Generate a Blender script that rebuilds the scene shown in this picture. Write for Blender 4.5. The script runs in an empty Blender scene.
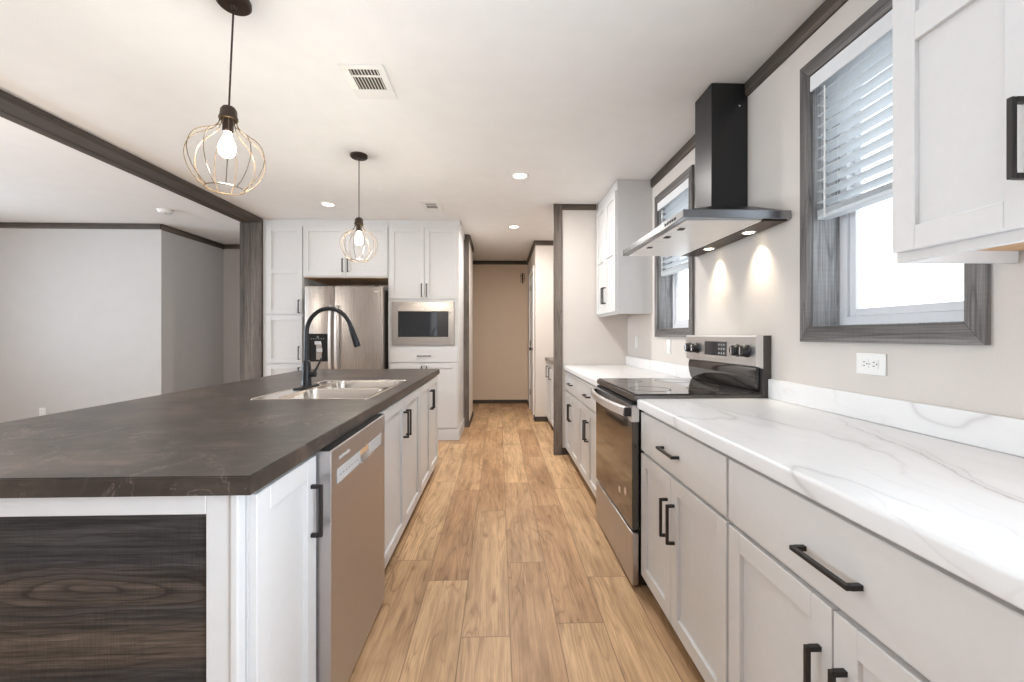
import bpy, bmesh, math, random
from mathutils import Vector, Matrix

random.seed(7)
scene = bpy.context.scene
COL = scene.collection
PI = math.pi

# ------------------------------------------------------------------ camera
cam_d = bpy.data.cameras.new('camera')
cam = bpy.data.objects.new('camera', cam_d)
COL.objects.link(cam)
cam.location = (0.0, 0.0, 1.2228)
cam.rotation_euler = (PI / 2, 0.0, -0.0316)
cam_d.sensor_width = 36.0
cam_d.lens = 418.5 / 1024.0 * 36.0
cam_d.shift_y = -5.6 / 1024.0
cam_d.clip_start = 0.02
scene.camera = cam

# ------------------------------------------------------------------ exposure
vs = scene.view_settings
vs.view_transform = 'Standard'
vs.look = 'None'
vs.gamma = 1.0
vs.use_curve_mapping = False
vs.exposure = 0.19

# ------------------------------------------------------------------ world: overcast sky with soft cloud bands
world = bpy.data.worlds.new('overcast_sky')
scene.world = world
world.use_nodes = True
wt = world.node_tree
wt.nodes.clear()
w_out = wt.nodes.new('ShaderNodeOutputWorld')
w_bg = wt.nodes.new('ShaderNodeBackground')
w_co = wt.nodes.new('ShaderNodeTexCoord')
w_mp = wt.nodes.new('ShaderNodeMapping')
w_mp.inputs['Scale'].default_value = (2.0, 2.0, 9.0)
w_ns = wt.nodes.new('ShaderNodeTexNoise')
w_ns.inputs['Scale'].default_value = 1.6
w_ns.inputs['Detail'].default_value = 5.0
w_rp = wt.nodes.new('ShaderNodeValToRGB')
w_rp.color_ramp.elements[0].position = 0.36
w_rp.color_ramp.elements[0].color = (0.80, 0.87, 0.92, 1)
w_rp.color_ramp.elements[1].position = 0.62
w_rp.color_ramp.elements[1].color = (0.97, 0.98, 1.0, 1)
wt.links.new(w_co.outputs['Generated'], w_mp.inputs['Vector'])
wt.links.new(w_mp.outputs['Vector'], w_ns.inputs['Vector'])
wt.links.new(w_ns.outputs['Fac'], w_rp.inputs['Fac'])
wt.links.new(w_rp.outputs['Color'], w_bg.inputs['Color'])
w_bg.inputs['Strength'].default_value = 2.4
wt.links.new(w_bg.outputs['Background'], w_out.inputs['Surface'])


# ------------------------------------------------------------------ large area lamps: one unseen living room window, the others added fill
def area_light(name, loc, rot, sx, sy, power, color, spread=PI):
    d = bpy.data.lights.new(name, 'AREA')
    d.shape = 'RECTANGLE'
    d.size, d.size_y = sx, sy
    d.energy = power
    d.color = color
    d.spread = spread
    o = bpy.data.objects.new(name, d)
    o.location = loc
    o.rotation_euler = rot
    COL.objects.link(o)
    return o


DAY = (0.72, 0.86, 1.0)
# added fill in the window wall beside the camera, no door known there
area_light('daylight_patio_door', (1.40, -0.26, 1.15), (PI / 2 + 0.75, 0, PI / 2), 1.25, 2.0, 90, DAY)
# far left wall: window that streaks the living wall, then an added fill
area_light('daylight_living_window', (-6.95, 3.35, 1.45), (PI / 2, 0, -PI / 2), 1.6, 1.3, 38, DAY, 1.9)
area_light('daylight_living_window', (-6.95, 0.2, 1.45), (PI / 2 + 0.5, 0, -PI / 2), 2.4, 1.3, 90, DAY)


def lamp(name, loc, power, color, size):
    d = bpy.data.lights.new(name, 'POINT')
    d.energy = power
    d.color = color
    d.shadow_soft_size = size
    o = bpy.data.objects.new(name, d)
    o.location = loc
    COL.objects.link(o)


# added fill in the living room, without any fixture
lamp('living_lamp_light', (-3.2, 2.3, 1.6), 15, (1.0, 0.97, 0.92), 0.15)

# ------------------------------------------------------------------ helpers
WLOC = {}          # world location of every parent empty / object


def world_of(o):
    return WLOC.get(o.name, Vector((0, 0, 0))) if o is not None else Vector((0, 0, 0))


def thing(name, label, cat, loc, group=None):
    o = bpy.data.objects.new(name, None)
    o.empty_display_size = 0.1
    COL.objects.link(o)
    o.location = loc
    WLOC[o.name] = Vector(loc)
    o['label'] = label
    o['category'] = cat
    if group:
        o['group'] = group
    return o


def obj(name, bm, mat, parent=None, label=None, smooth=None, origin=None):
    """link the shape as ONE mesh object; coordinates in bm are world coordinates"""
    bmesh.ops.recalc_face_normals(bm, faces=bm.faces[:])
    lo = Vector((1e9, 1e9, 1e9))
    hi = -lo
    for v in bm.verts:
        for i in range(3):
            lo[i] = min(lo[i], v.co[i])
            hi[i] = max(hi[i], v.co[i])
    c = Vector(origin) if origin is not None else (lo + hi) / 2
    for v in bm.verts:
        v.co -= c
    me = bpy.data.meshes.new(name)
    if smooth is not None:
        for f in bm.faces:
            f.smooth = True
        for e in bm.edges:
            if len(e.link_faces) == 2:
                e.smooth = e.calc_face_angle(0) < smooth
            else:
                e.smooth = False
    bm.to_mesh(me)
    bm.free()
    me.materials.append(mat)
    o = bpy.data.objects.new(name, me)
    COL.objects.link(o)
    WLOC[o.name] = c
    if parent is not None:
        o.parent = parent
        o.location = c - world_of(parent)
    else:
        o.location = c
    if label:
        o['label'] = label
    return o


def struct(name, bm, mat, parent=None, smooth=None):
    o = obj(name, bm, mat, parent, smooth=smooth)
    if parent is None:
        o['kind'] = 'structure'
    return o


def tag(o, label, cat, group=None):
    o['label'] = label
    o['category'] = cat
    if group:
        o['group'] = group
    return o


def dup(root, offset, label, group=None):
    """copy a thing with its parts and sub-parts"""
    r = root.copy()
    COL.objects.link(r)
    r.location = Vector(root.location) + Vector(offset)
    r['label'] = label
    if group:
        r['group'] = group
    for ch in list(root.children):
        c = ch.copy()
        COL.objects.link(c)
        c.parent = r
        for g in ch.children:
            d = g.copy()
            COL.objects.link(d)
            d.parent = c
    return r


def XYZ(u, v, w):
    return (u, v, w)


def face_mx(x0):      # a front that looks towards -X (u along Y, v up, w outwards)
    return lambda u, v, w: (x0 - w, u, v)


def face_px(x0):      # looks towards +X
    return lambda u, v, w: (x0 + w, u, v)


def face_my(y0):      # looks towards -Y (u along X)
    return lambda u, v, w: (u, y0 - w, v)


def face_mz(z0):      # looks down (u along X, v along Y)
    return lambda u, v, w: (u, v, z0 - w)


def box(bm, a0, a1, b0, b1, c0, c1, M=XYZ, bev=0.0, seg=1):
    vs_ = [bm.verts.new(M(a, b, c)) for a in (a0, a1) for b in (b0, b1) for c in (c0, c1)]
    q = [(0, 1, 3, 2), (4, 6, 7, 5), (0, 4, 5, 1), (2, 3, 7, 6), (0, 2, 6, 4), (1, 5, 7, 3)]
    fs = [bm.faces.new([vs_[i] for i in k]) for k in q]
    if bev > 0:
        es = list({e for f in fs for e in f.edges})
        bmesh.ops.bevel(bm, geom=es, offset=bev, segments=seg, profile=0.5, affect='EDGES')
    return bm


def B(*a, **k):
    bm = bmesh.new()
    box(bm, *a, **k)
    return bm


def prism(bm, pts, c0, c1, M=XYZ):
    """pts: polygon in the first two coordinates, extruded along the third"""
    A = [bm.verts.new(M(p[0], p[1], c0)) for p in pts]
    Z = [bm.verts.new(M(p[0], p[1], c1)) for p in pts]
    n = len(pts)
    bm.faces.new(A)
    bm.faces.new(Z)
    for i in range(n):
        bm.faces.new((A[i], A[(i + 1) % n], Z[(i + 1) % n], Z[i]))
    return bm


def rect_pts(x0, x1, y0, y1, r, seg=5):
    out = []
    for cx, cy, a0 in ((x1 - r, y1 - r, 0), (x0 + r, y1 - r, 90), (x0 + r, y0 + r, 180), (x1 - r, y0 + r, 270)):
        for k in range(seg + 1):
            a = math.radians(a0 + 90 * k / seg)
            out.append((cx + r * math.cos(a), cy + r * math.sin(a)))
    return out


def loft(bm, rings, cap0=True, cap1=True, closed=True):
    R = [[bm.verts.new(p) for p in ring] for ring in rings]
    n = len(R[0])
    for a, b in zip(R, R[1:]):
        for i in range(n if closed else n - 1):
            bm.faces.new((a[i], a[(i + 1) % n], b[(i + 1) % n], b[i]))
    if cap0:
        bm.faces.new(R[0])
    if cap1:
        bm.faces.new(R[-1])
    return bm


def lathe(bm, prof, center, axis='Z', n=28, cap0=False, cap1=False):
    """prof: list of (r, h) along the axis"""
    cx, cy, cz = center
    rings = []
    for r, h_ in prof:
        ring = []
        for k in range(n):
            a = 2 * PI * k / n
            p, q = r * math.cos(a), r * math.sin(a)
            if axis == 'Z':
                ring.append((cx + p, cy + q, cz + h_))
            elif axis == 'X':
                ring.append((cx + h_, cy + p, cz + q))
            else:
                ring.append((cx + p, cy + h_, cz + q))
        rings.append(ring)
    return loft(bm, rings, cap0, cap1)


def tube(bm, pts, r, n=8, closed=False, caps=True):
    pts = [Vector(p) for p in pts]
    m = len(pts)
    rr = r if isinstance(r, (list, tuple)) else [r] * m
    T = []
    for i in range(m):
        if closed:
            t = pts[(i + 1) % m] - pts[i - 1]
        else:
            t = pts[min(i + 1, m - 1)] - pts[max(i - 1, 0)]
        T.append(t.normalized())
    up = Vector((0, 0, 1)) if abs(T[0].z) < 0.9 else Vector((1, 0, 0))
    nrm = (up - T[0] * up.dot(T[0])).normalized()
    rings = []
    for i in range(m):
        nrm = (nrm - T[i] * nrm.dot(T[i])).normalized()
        bn = T[i].cross(nrm)
        rings.append([pts[i] + (nrm * math.cos(2 * PI * k / n) + bn * math.sin(2 * PI * k / n)) * rr[i] for k in range(n)])
    if closed:
        rings.append(rings[0])
        R = [[bm.verts.new(p) for p in ring] for ring in rings[:-1]]
        R.append(R[0])
        for a, b in zip(R, R[1:]):
            for i in range(n):
                bm.faces.new((a[i], a[(i + 1) % n], b[(i + 1) % n], b[i]))
        return bm
    return loft(bm, rings, caps, caps)


# ------------------------------------------------------------------ materials
def new_mat(name):
    m = bpy.data.materials.new(name)
    m.use_nodes = True
    nt = m.node_tree
    b = nt.nodes['Principled BSDF']
    return m, nt, b


def N(nt, kind, **kw):
    n = nt.nodes.new(kind)
    for k, v in kw.items():
        setattr(n, k, v)
    return n


def coords(nt, scale=(1, 1, 1), src='Object', rot=(0, 0, 0)):
    tc = N(nt, 'ShaderNodeTexCoord')
    mp = N(nt, 'ShaderNodeMapping')
    mp.inputs['Scale'].default_value = scale
    mp.inputs['Rotation'].default_value = rot
    nt.links.new(tc.outputs[src], mp.inputs['Vector'])
    return mp.outputs['Vector']


def world_coords(nt, scale=(1, 1, 1)):
    g = N(nt, 'ShaderNodeNewGeometry')
    mp = N(nt, 'ShaderNodeMapping')
    mp.inputs['Scale'].default_value = scale
    nt.links.new(g.outputs['Position'], mp.inputs['Vector'])
    return mp.outputs['Vector']


def noise(nt, vec, scale, detail=3.0, rough=0.5, dist=0.0):
    n = N(nt, 'ShaderNodeTexNoise')
    n.inputs['Scale'].default_value = scale
    n.inputs['Detail'].default_value = detail
    n.inputs['Roughness'].default_value = rough
    n.inputs['Distortion'].default_value = dist
    nt.links.new(vec, n.inputs['Vector'])
    return n.outputs['Fac']


def ramp(nt, fac, stops):
    r = N(nt, 'ShaderNodeValToRGB')
    el = r.color_ramp.elements
    while len(el) < len(stops):
        el.new(0.5)
    for e, (p, c) in zip(el, stops):
        e.position = p
        e.color = (*c, 1) if len(c) == 3 else c
    nt.links.new(fac, r.inputs['Fac'])
    return r.outputs['Color']


def math_n(nt, op, a, b=None, c=None):
    n = N(nt, 'ShaderNodeMath', operation=op)
    for i, x in enumerate((a, b, c)):
        if x is None:
            continue
        if isinstance(x, (int, float)):
            n.inputs[i].default_value = x
        else:
            nt.links.new(x, n.inputs[i])
    return n.outputs[0]


def mix(nt, fac, a, b, blend='MIX'):
    n = N(nt, 'ShaderNodeMix', data_type='RGBA', blend_type=blend)
    if isinstance(fac, (int, float)):
        n.inputs[0].default_value = fac
    else:
        nt.links.new(fac, n.inputs[0])
    for i, x in ((6, a), (7, b)):
        if isinstance(x, tuple):
            n.inputs[i].default_value = (*x, 1) if len(x) == 3 else x
        else:
            nt.links.new(x, n.inputs[i])
    return n.outputs[2]


def bump(nt, b, height, strength, dist=0.002):
    n = N(nt, 'ShaderNodeBump')
    n.inputs['Strength'].default_value = strength
    n.inputs['Distance'].default_value = dist
    nt.links.new(height, n.inputs['Height'])
    nt.links.new(n.outputs['Normal'], b.inputs['Normal'])


def srgb(r, g, b):
    f = lambda c: (c / 255 / 12.92) if c / 255 <= 0.04045 else ((c / 255 + 0.055) / 1.055) ** 2.4
    return (f(r), f(g), f(b))


def simple(name, col, rough=0.5, metal=0.0, spec=0.5, nscale=60.0, var=0.03, coat=0.0):
    """a plain finish with a faint procedural mottling"""
    m, nt, b = new_mat(name)
    f = noise(nt, coords(nt), nscale, 2.0)
    lo = tuple(max(0, c * (1 - var)) for c in col)
    hi = tuple(min(1, c * (1 + var)) for c in col)
    nt.links.new(ramp(nt, f, [(0.3, lo), (0.7, hi)]), b.inputs['Base Color'])
    b.inputs['Roughness'].default_value = rough
    b.inputs['Metallic'].default_value = metal
    b.inputs['Specular IOR Level'].default_value = spec
    b.inputs['Coat Weight'].default_value = coat
    return m


def steel(name, col, rough, axis, strength=0.12):
    """brushed steel, brush lines along the given axis"""
    m, nt, b = new_mat(name)
    sc = {'X': (3, 400, 400), 'Y': (400, 3, 400), 'Z': (400, 400, 3)}[axis]
    f = noise(nt, coords(nt, sc), 1.0, 3.0)
    lo = tuple(c * 0.93 for c in col)
    hi = tuple(min(1, c * 1.05) for c in col)
    nt.links.new(ramp(nt, f, [(0.3, lo), (0.7, hi)]), b.inputs['Base Color'])
    b.inputs['Metallic'].default_value = 1.0
    rg = N(nt, 'ShaderNodeMapRange')
    rg.inputs['To Min'].default_value = rough * 0.85
    rg.inputs['To Max'].default_value = rough * 1.2
    nt.links.new(f, rg.inputs['Value'])
    nt.links.new(rg.outputs[0], b.inputs['Roughness'])
    bump(nt, b, f, strength, 0.0004)
    return m


def emissive(name, col, strength):
    m, nt, b = new_mat(name)
    b.inputs['Base Color'].default_value = (*col, 1)
    b.inputs['Emission Color'].default_value = (*col, 1)
    b.inputs['Emission Strength'].default_value = strength
    return m


def grain_wood(name, axis, dark, mid, light, streak=1.0, rough=0.6, ring=7.0):
    """weathered dark laminate with long grain, cathedral rings and cross saw marks"""
    m, nt, b = new_mat(name)
    long_, short = 0.55, 7.0
    sc = {'X': (long_, short, short), 'Y': (short, long_, short), 'Z': (short, short, long_)}[axis]
    v = coords(nt, sc)
    big = noise(nt, v, 0.9, 3.0, 0.55, 0.8)
    rings_src = math_n(nt, 'MULTIPLY', big, ring)
    rings = math_n(nt, 'ABSOLUTE', math_n(nt, 'SUBTRACT', math_n(nt, 'FRACT', rings_src), 0.5))
    sc2 = {'X': (4, 170, 170), 'Y': (170, 4, 170), 'Z': (170, 170, 4)}[axis]
    fine = noise(nt, coords(nt, sc2), 1.0, 4.0, 0.6, 0.2)
    sc3 = {'X': (0.25, 4.0, 4.0), 'Y': (4.0, 0.25, 4.0), 'Z': (4.0, 4.0, 0.25)}[axis]
    band = noise(nt, coords(nt, sc3), 1.0, 2.0)
    sc4 = {'X': (120, 5, 5), 'Y': (5, 120, 5), 'Z': (5, 5, 120)}[axis]
    saw = noise(nt, coords(nt, sc4), 1.0, 2.0)
    base = ramp(nt, band, [(0.36, dark), (0.50, mid), (0.64, light)])
    ringc = ramp(nt, rings, [(0.0, (0.42, 0.42, 0.42)), (0.13, (1, 1, 1)), (0.5, (1.05, 1.05, 1.05))])
    finec = ramp(nt, fine, [(0.34, (0.48, 0.48, 0.48)), (0.52, (1, 1, 1)), (0.70, (1.5, 1.5, 1.5))])
    sawc = ramp(nt, saw, [(0.35, (0.90, 0.90, 0.90)), (0.65, (1.08, 1.08, 1.08))])
    c = mix(nt, 0.75 * streak, base, ringc, 'MULTIPLY')
    c = mix(nt, 0.85 * streak, c, finec, 'MULTIPLY')
    c = mix(nt, 0.6 * streak, c, sawc, 'MULTIPLY')
    nt.links.new(c, b.inputs['Base Color'])
    b.inputs['Roughness'].default_value = rough
    b.inputs['Specular IOR Level'].default_value = 0.35
    bump(nt, b, fine, 0.25, 0.001)
    return m


MAT = {}
# painted cabinet doors
MAT['cabinet'] = simple('white_cabinet_paint', srgb(213, 211, 210), 0.38, 0, 0.4, 30, 0.012)
MAT['white'] = simple('white_trim_paint', srgb(236, 234, 231), 0.45, 0, 0.4, 30, 0.012)
MAT['plastic'] = simple('white_plastic', srgb(236, 235, 232), 0.35, 0, 0.5, 80, 0.01)
MAT['vinyl'] = simple('white_window_vinyl', srgb(226, 227, 230), 0.4, 0, 0.5, 60, 0.015)
def blind_mat():
    m, nt, b = new_mat('white_blind_slats')
    f = noise(nt, coords(nt), 50.0, 2.0)
    nt.links.new(ramp(nt, f, [(0.3, srgb(226, 229, 231)), (0.7, srgb(232, 235, 237))]), b.inputs['Base Color'])
    b.inputs['Roughness'].default_value = 0.5
    tr = N(nt, 'ShaderNodeBsdfTranslucent')
    tr.inputs['Color'].default_value = (*srgb(240, 243, 246), 1)
    mx = N(nt, 'ShaderNodeMixShader')
    mx.inputs[0].default_value = 0.5
    nt.links.new(b.outputs[0], mx.inputs[1])
    nt.links.new(tr.outputs[0], mx.inputs[2])
    nt.links.new(mx.outputs[0], nt.nodes['Material Output'].inputs['Surface'])
    return m


MAT['blind'] = blind_mat()
MAT['black'] = simple('black_handle_metal', srgb(42, 38, 37), 0.42, 0.3, 0.5, 120, 0.06)
MAT['matte_black'] = simple('matte_black_faucet', srgb(36, 36, 39), 0.30, 0.4, 0.5, 120, 0.05)
MAT['dark_slot'] = simple('dark_gap', srgb(24, 22, 22), 0.7, 0, 0.3, 60, 0.05)
MAT['vent_throat'] = simple('grey_vent_throat', srgb(84, 80, 76), 0.7, 0, 0.3, 60, 0.05)
MAT['toe'] = simple('dark_toe_kick', srgb(82, 72, 64), 0.7, 0, 0.3, 40, 0.06)
MAT['bronze'] = simple('dark_bronze', srgb(66, 54, 47), 0.42, 0.7, 0.5, 140, 0.08)
MAT['wire'] = simple('bronze_wire', srgb(118, 98, 72), 0.34, 0.8, 0.5, 140, 0.08)
MAT['appliance_black'] = simple('black_appliance_panel', srgb(40, 38, 39), 0.3, 0.2, 0.5, 90, 0.05)
MAT['appliance_grey'] = simple('dark_grey_appliance_side', srgb(78, 72, 69), 0.45, 0.2, 0.4, 90, 0.05)
MAT['black_glass'] = simple('black_ceramic_glass', (0.012, 0.010, 0.010), 0.06, 0, 0.9, 40, 0.2, 0.3)
MAT['oven_glass'] = simple('smoked_oven_glass', (0.02, 0.016, 0.013), 0.08, 0, 1.0, 40, 0.2, 0.6)
MAT['chrome'] = simple('polished_chrome', (0.82, 0.82, 0.83), 0.14, 1.0, 0.5, 60, 0.02)
MAT['hood_metal'] = simple('black_stainless', (0.33, 0.34, 0.36), 0.26, 1.0, 0.5, 60, 0.04)
MAT['rim_metal'] = simple('dark_brown_steel', (0.13, 0.115, 0.108), 0.3, 1.0, 0.5, 60, 0.04)
MAT['hood_black'] = simple('black_hood_paint', (0.020, 0.021, 0.023), 0.34, 0.2, 0.5, 60, 0.04)
MAT['steel_z'] = steel('brushed_steel_vertical', (0.43, 0.38, 0.34), 0.27, 'Z', 0.05)
MAT['steel_x'] = steel('brushed_steel_horizontal', (0.40, 0.36, 0.33), 0.28, 'X', 0.08)
MAT['steel_y'] = steel('brushed_steel_long', (0.55, 0.53, 0.53), 0.38, 'Y', 0.04)
MAT['steel_light'] = steel('light_brushed_steel', (0.78, 0.77, 0.77), 0.30, 'Y')
MAT['handle_steel'] = simple('satin_handle_steel', (0.90, 0.90, 0.92), 0.34, 1.0, 0.5, 60, 0.02)
MAT['filter'] = steel('hood_filter_steel', (0.93, 0.91, 0.89), 0.45, 'X', 0.15)
MAT['sink'] = steel('sink_steel', (0.74, 0.69, 0.63), 0.17, 'Y', 0.05)
MAT['bulb'] = emissive('warm_bulb', (1.0, 0.90, 0.74), 16.0)
MAT['lens'] = emissive('warm_downlight_lens', (1.0, 0.91, 0.79), 5.0)
MAT['hood_lens'] = emissive('warm_hood_lamp', (1.0, 0.87, 0.62), 6.0)
MAT['display'] = simple('dark_display_glass', (0.02, 0.022, 0.03), 0.08, 0, 0.8, 40, 0.1)
MAT['oven_window'] = simple('dark_microwave_glass', (0.016, 0.018, 0.022), 0.05, 0, 0.55, 40, 0.1)
MAT['mark_grey'] = simple('pale_print', srgb(190, 188, 186), 0.5, 0, 0.4, 60, 0.02)
MAT['sticker'] = simple('pale_sticker', srgb(205, 180, 160), 0.5, 0, 0.4, 60, 0.02)
MAT['raw_wood'] = grain_wood('raw_cabinet_underside', 'Y', srgb(200, 160, 120), srgb(210, 170, 130), srgb(218, 182, 142), 0.25)
MAT['trim_x'] = grain_wood('grey_wood_trim_across', 'X', srgb(62, 55, 50), srgb(82, 73, 66), srgb(108, 98, 89), 0.8)
MAT['trim_y'] = grain_wood('grey_wood_trim_long', 'Y', srgb(62, 55, 50), srgb(82, 73, 66), srgb(108, 98, 89), 0.8)
MAT['trim_z'] = grain_wood('grey_wood_trim_upright', 'Z', srgb(70, 63, 58), srgb(92, 83, 76), srgb(120, 110, 102), 0.8)
MAT['win_z'] = grain_wood('window_wood_upright', 'Z', srgb(84, 80, 78), srgb(104, 100, 98), srgb(130, 126, 124), 0.9)
MAT['win_y'] = grain_wood('window_wood_long', 'Y', srgb(84, 80, 78), srgb(104, 100, 98), srgb(130, 126, 124), 0.9)
MAT['jamb'] = grain_wood('window_jamb_wood', 'Z', srgb(140, 139, 139), srgb(158, 158, 159), srgb(176, 177, 179), 0.8)  # window wood made lighter, sky light put into its colour
MAT['util_top'] = simple('grey_laminate', srgb(120, 112, 106), 0.4, 0, 0.4, 25, 0.1)


def wall_mat(name, col, bump_s=0.12, panel=True):
    m, nt, b = new_mat(name)
    v = world_coords(nt)
    f = noise(nt, v, 7.0, 2.0)
    g = noise(nt, v, 150.0, 2.0)
    lo = tuple(c * 0.985 for c in col)
    hi = tuple(c * 1.012 for c in col)
    nt.links.new(ramp(nt, f, [(0.3, lo), (0.7, hi)]), b.inputs['Base Color'])
    b.inputs['Roughness'].default_value = 0.62
    b.inputs['Specular IOR Level'].default_value = 0.3
    bump(nt, b, g, bump_s, 0.003)
    return m


MAT['wall'] = wall_mat('warm_white_wall', srgb(210, 203, 197))
MAT['wall_living'] = wall_mat('pale_grey_living_wall', srgb(200, 196, 193), 0.05)
MAT['wall_hall'] = wall_mat('hall_wall', srgb(222, 213, 205), 0.05)
MAT['wall_hall_end'] = wall_mat('beige_hall_end_wall', srgb(226, 204, 180), 0.05)  # hall wall tinted beige, the warmer light at this end painted in
MAT['ceiling'] = wall_mat('textured_white_ceiling', srgb(243, 242, 241), 0.35)


def floor_mat():
    m, nt, b = new_mat('oak_plank_floor')
    g = N(nt, 'ShaderNodeNewGeometry')
    sp = N(nt, 'ShaderNodeSeparateXYZ')
    nt.links.new(g.outputs['Position'], sp.inputs[0])
    px = math_n(nt, 'DIVIDE', math_n(nt, 'SUBTRACT', sp.outputs['X'], 0.047), 0.2)
    row = math_n(nt, 'FLOOR', px)
    wn = N(nt, 'ShaderNodeTexWhiteNoise', noise_dimensions='1D')
    nt.links.new(row, wn.inputs['W'])
    py = math_n(nt, 'ADD', math_n(nt, 'DIVIDE', sp.outputs['Y'], 1.22), math_n(nt, 'MULTIPLY', wn.outputs['Value'], 3.7))
    col_ = math_n(nt, 'FLOOR', py)
    cb = N(nt, 'ShaderNodeCombineXYZ')
    nt.links.new(row, cb.inputs[0])
    nt.links.new(col_, cb.inputs[1])
    wn2 = N(nt, 'ShaderNodeTexWhiteNoise', noise_dimensions='3D')
    nt.links.new(cb.outputs[0], wn2.inputs['Vector'])
    pid = wn2.outputs['Value']
    # gaps
    ex = math_n(nt, 'MULTIPLY', math_n(nt, 'MINIMUM', math_n(nt, 'FRACT', px), math_n(nt, 'SUBTRACT', 1.0, math_n(nt, 'FRACT', px))), 0.2)
    ey = math_n(nt, 'MULTIPLY', math_n(nt, 'MINIMUM', math_n(nt, 'FRACT', py), math_n(nt, 'SUBTRACT', 1.0, math_n(nt, 'FRACT', py))), 1.22)
    e = math_n(nt, 'MINIMUM', ex, ey)
    gap = N(nt, 'ShaderNodeMapRange')
    gap.inputs['From Min'].default_value = 0.0
    gap.inputs['From Max'].default_value = 0.0028
    nt.links.new(e, gap.inputs['Value'])
    # grain, a different piece of it on every plank
    of = N(nt, 'ShaderNodeCombineXYZ')
    nt.links.new(math_n(nt, 'MULTIPLY', pid, 13.0), of.inputs[0])
    nt.links.new(math_n(nt, 'MULTIPLY', pid, 29.0), of.inputs[1])
    va = N(nt, 'ShaderNodeVectorMath', operation='ADD')
    nt.links.new(g.outputs['Position'], va.inputs[0])
    nt.links.new(of.outputs[0], va.inputs[1])

    def mp(s):
        x = N(nt, 'ShaderNodeMapping')
        x.inputs['Scale'].default_value = s
        nt.links.new(va.outputs[0], x.inputs['Vector'])
        return x.outputs['Vector']
    big = noise(nt, mp((6.0, 0.75, 1)), 1.0, 2.5, 0.55, 0.5)
    rings = math_n(nt, 'ABSOLUTE', math_n(nt, 'SUBTRACT', math_n(nt, 'FRACT', math_n(nt, 'MULTIPLY', big, 15.0)), 0.5))
    rmask = noise(nt, mp((4.0, 1.2, 1)), 1.0, 2.0)
    fine = noise(nt, mp((150, 5.0, 1)), 1.0, 5.0, 0.65)
    streak = noise(nt, mp((32, 1.4, 1)), 1.0, 4.0, 0.6, 0.3)
    blot = noise(nt, mp((5.5, 1.5, 1)), 1.0, 4.0, 0.6, 0.4)
    knot = noise(nt, mp((10.0, 3.6, 1)), 1.0, 2.0, 0.5, 0.3)
    tone = ramp(nt, pid, [(0.0, srgb(176, 138, 102)), (0.35, srgb(194, 157, 119)), (0.7, srgb(207, 172, 132)), (1.0, srgb(184, 149, 114))])
    c = mix(nt, 0.75, tone, ramp(nt, blot, [(0.32, (0.62, 0.56, 0.50)), (0.5, (0.98, 0.97, 0.96)), (0.70, (1.22, 1.22, 1.22))]), 'MULTIPLY')
    c = mix(nt, 0.55, c, ramp(nt, streak, [(0.34, (0.62, 0.55, 0.49)), (0.52, (1, 1, 1)), (0.7, (1.14, 1.14, 1.12))]), 'MULTIPLY')
    rm = math_n(nt, 'MULTIPLY', ramp(nt, rmask, [(0.42, (0, 0, 0)), (0.56, (1, 1, 1))]), 0.75)
    c = mix(nt, rm, c, ramp(nt, rings, [(0.0, (0.60, 0.53, 0.47)), (0.14, (0.97, 0.96, 0.95)), (0.5, (1.08, 1.08, 1.08))]), 'MULTIPLY')
    c = mix(nt, 0.75, c, ramp(nt, fine, [(0.32, (0.66, 0.61, 0.57)), (0.52, (1, 1, 1)), (0.72, (1.16, 1.16, 1.16))]), 'MULTIPLY')
    c = mix(nt, 0.85, c, ramp(nt, knot, [(0.0, (0.36, 0.27, 0.2)), (0.22, (0.50, 0.40, 0.33)), (0.31, (1, 1, 1)), (1.0, (1, 1, 1))]), 'MULTIPLY')
    c = mix(nt, math_n(nt, 'SUBTRACT', 1.0, gap.outputs[0]), c, srgb(112, 86, 62))
    nt.links.new(c, b.inputs['Base Color'])
    b.inputs['Roughness'].default_value = 0.46
    b.inputs['Specular IOR Level'].default_value = 0.35
    bump(nt, b, math_n(nt, 'ADD', math_n(nt, 'MULTIPLY', fine, 0.25), gap.outputs[0]), 0.2, 0.0015)
    return m


MAT['floor'] = floor_mat()


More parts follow.
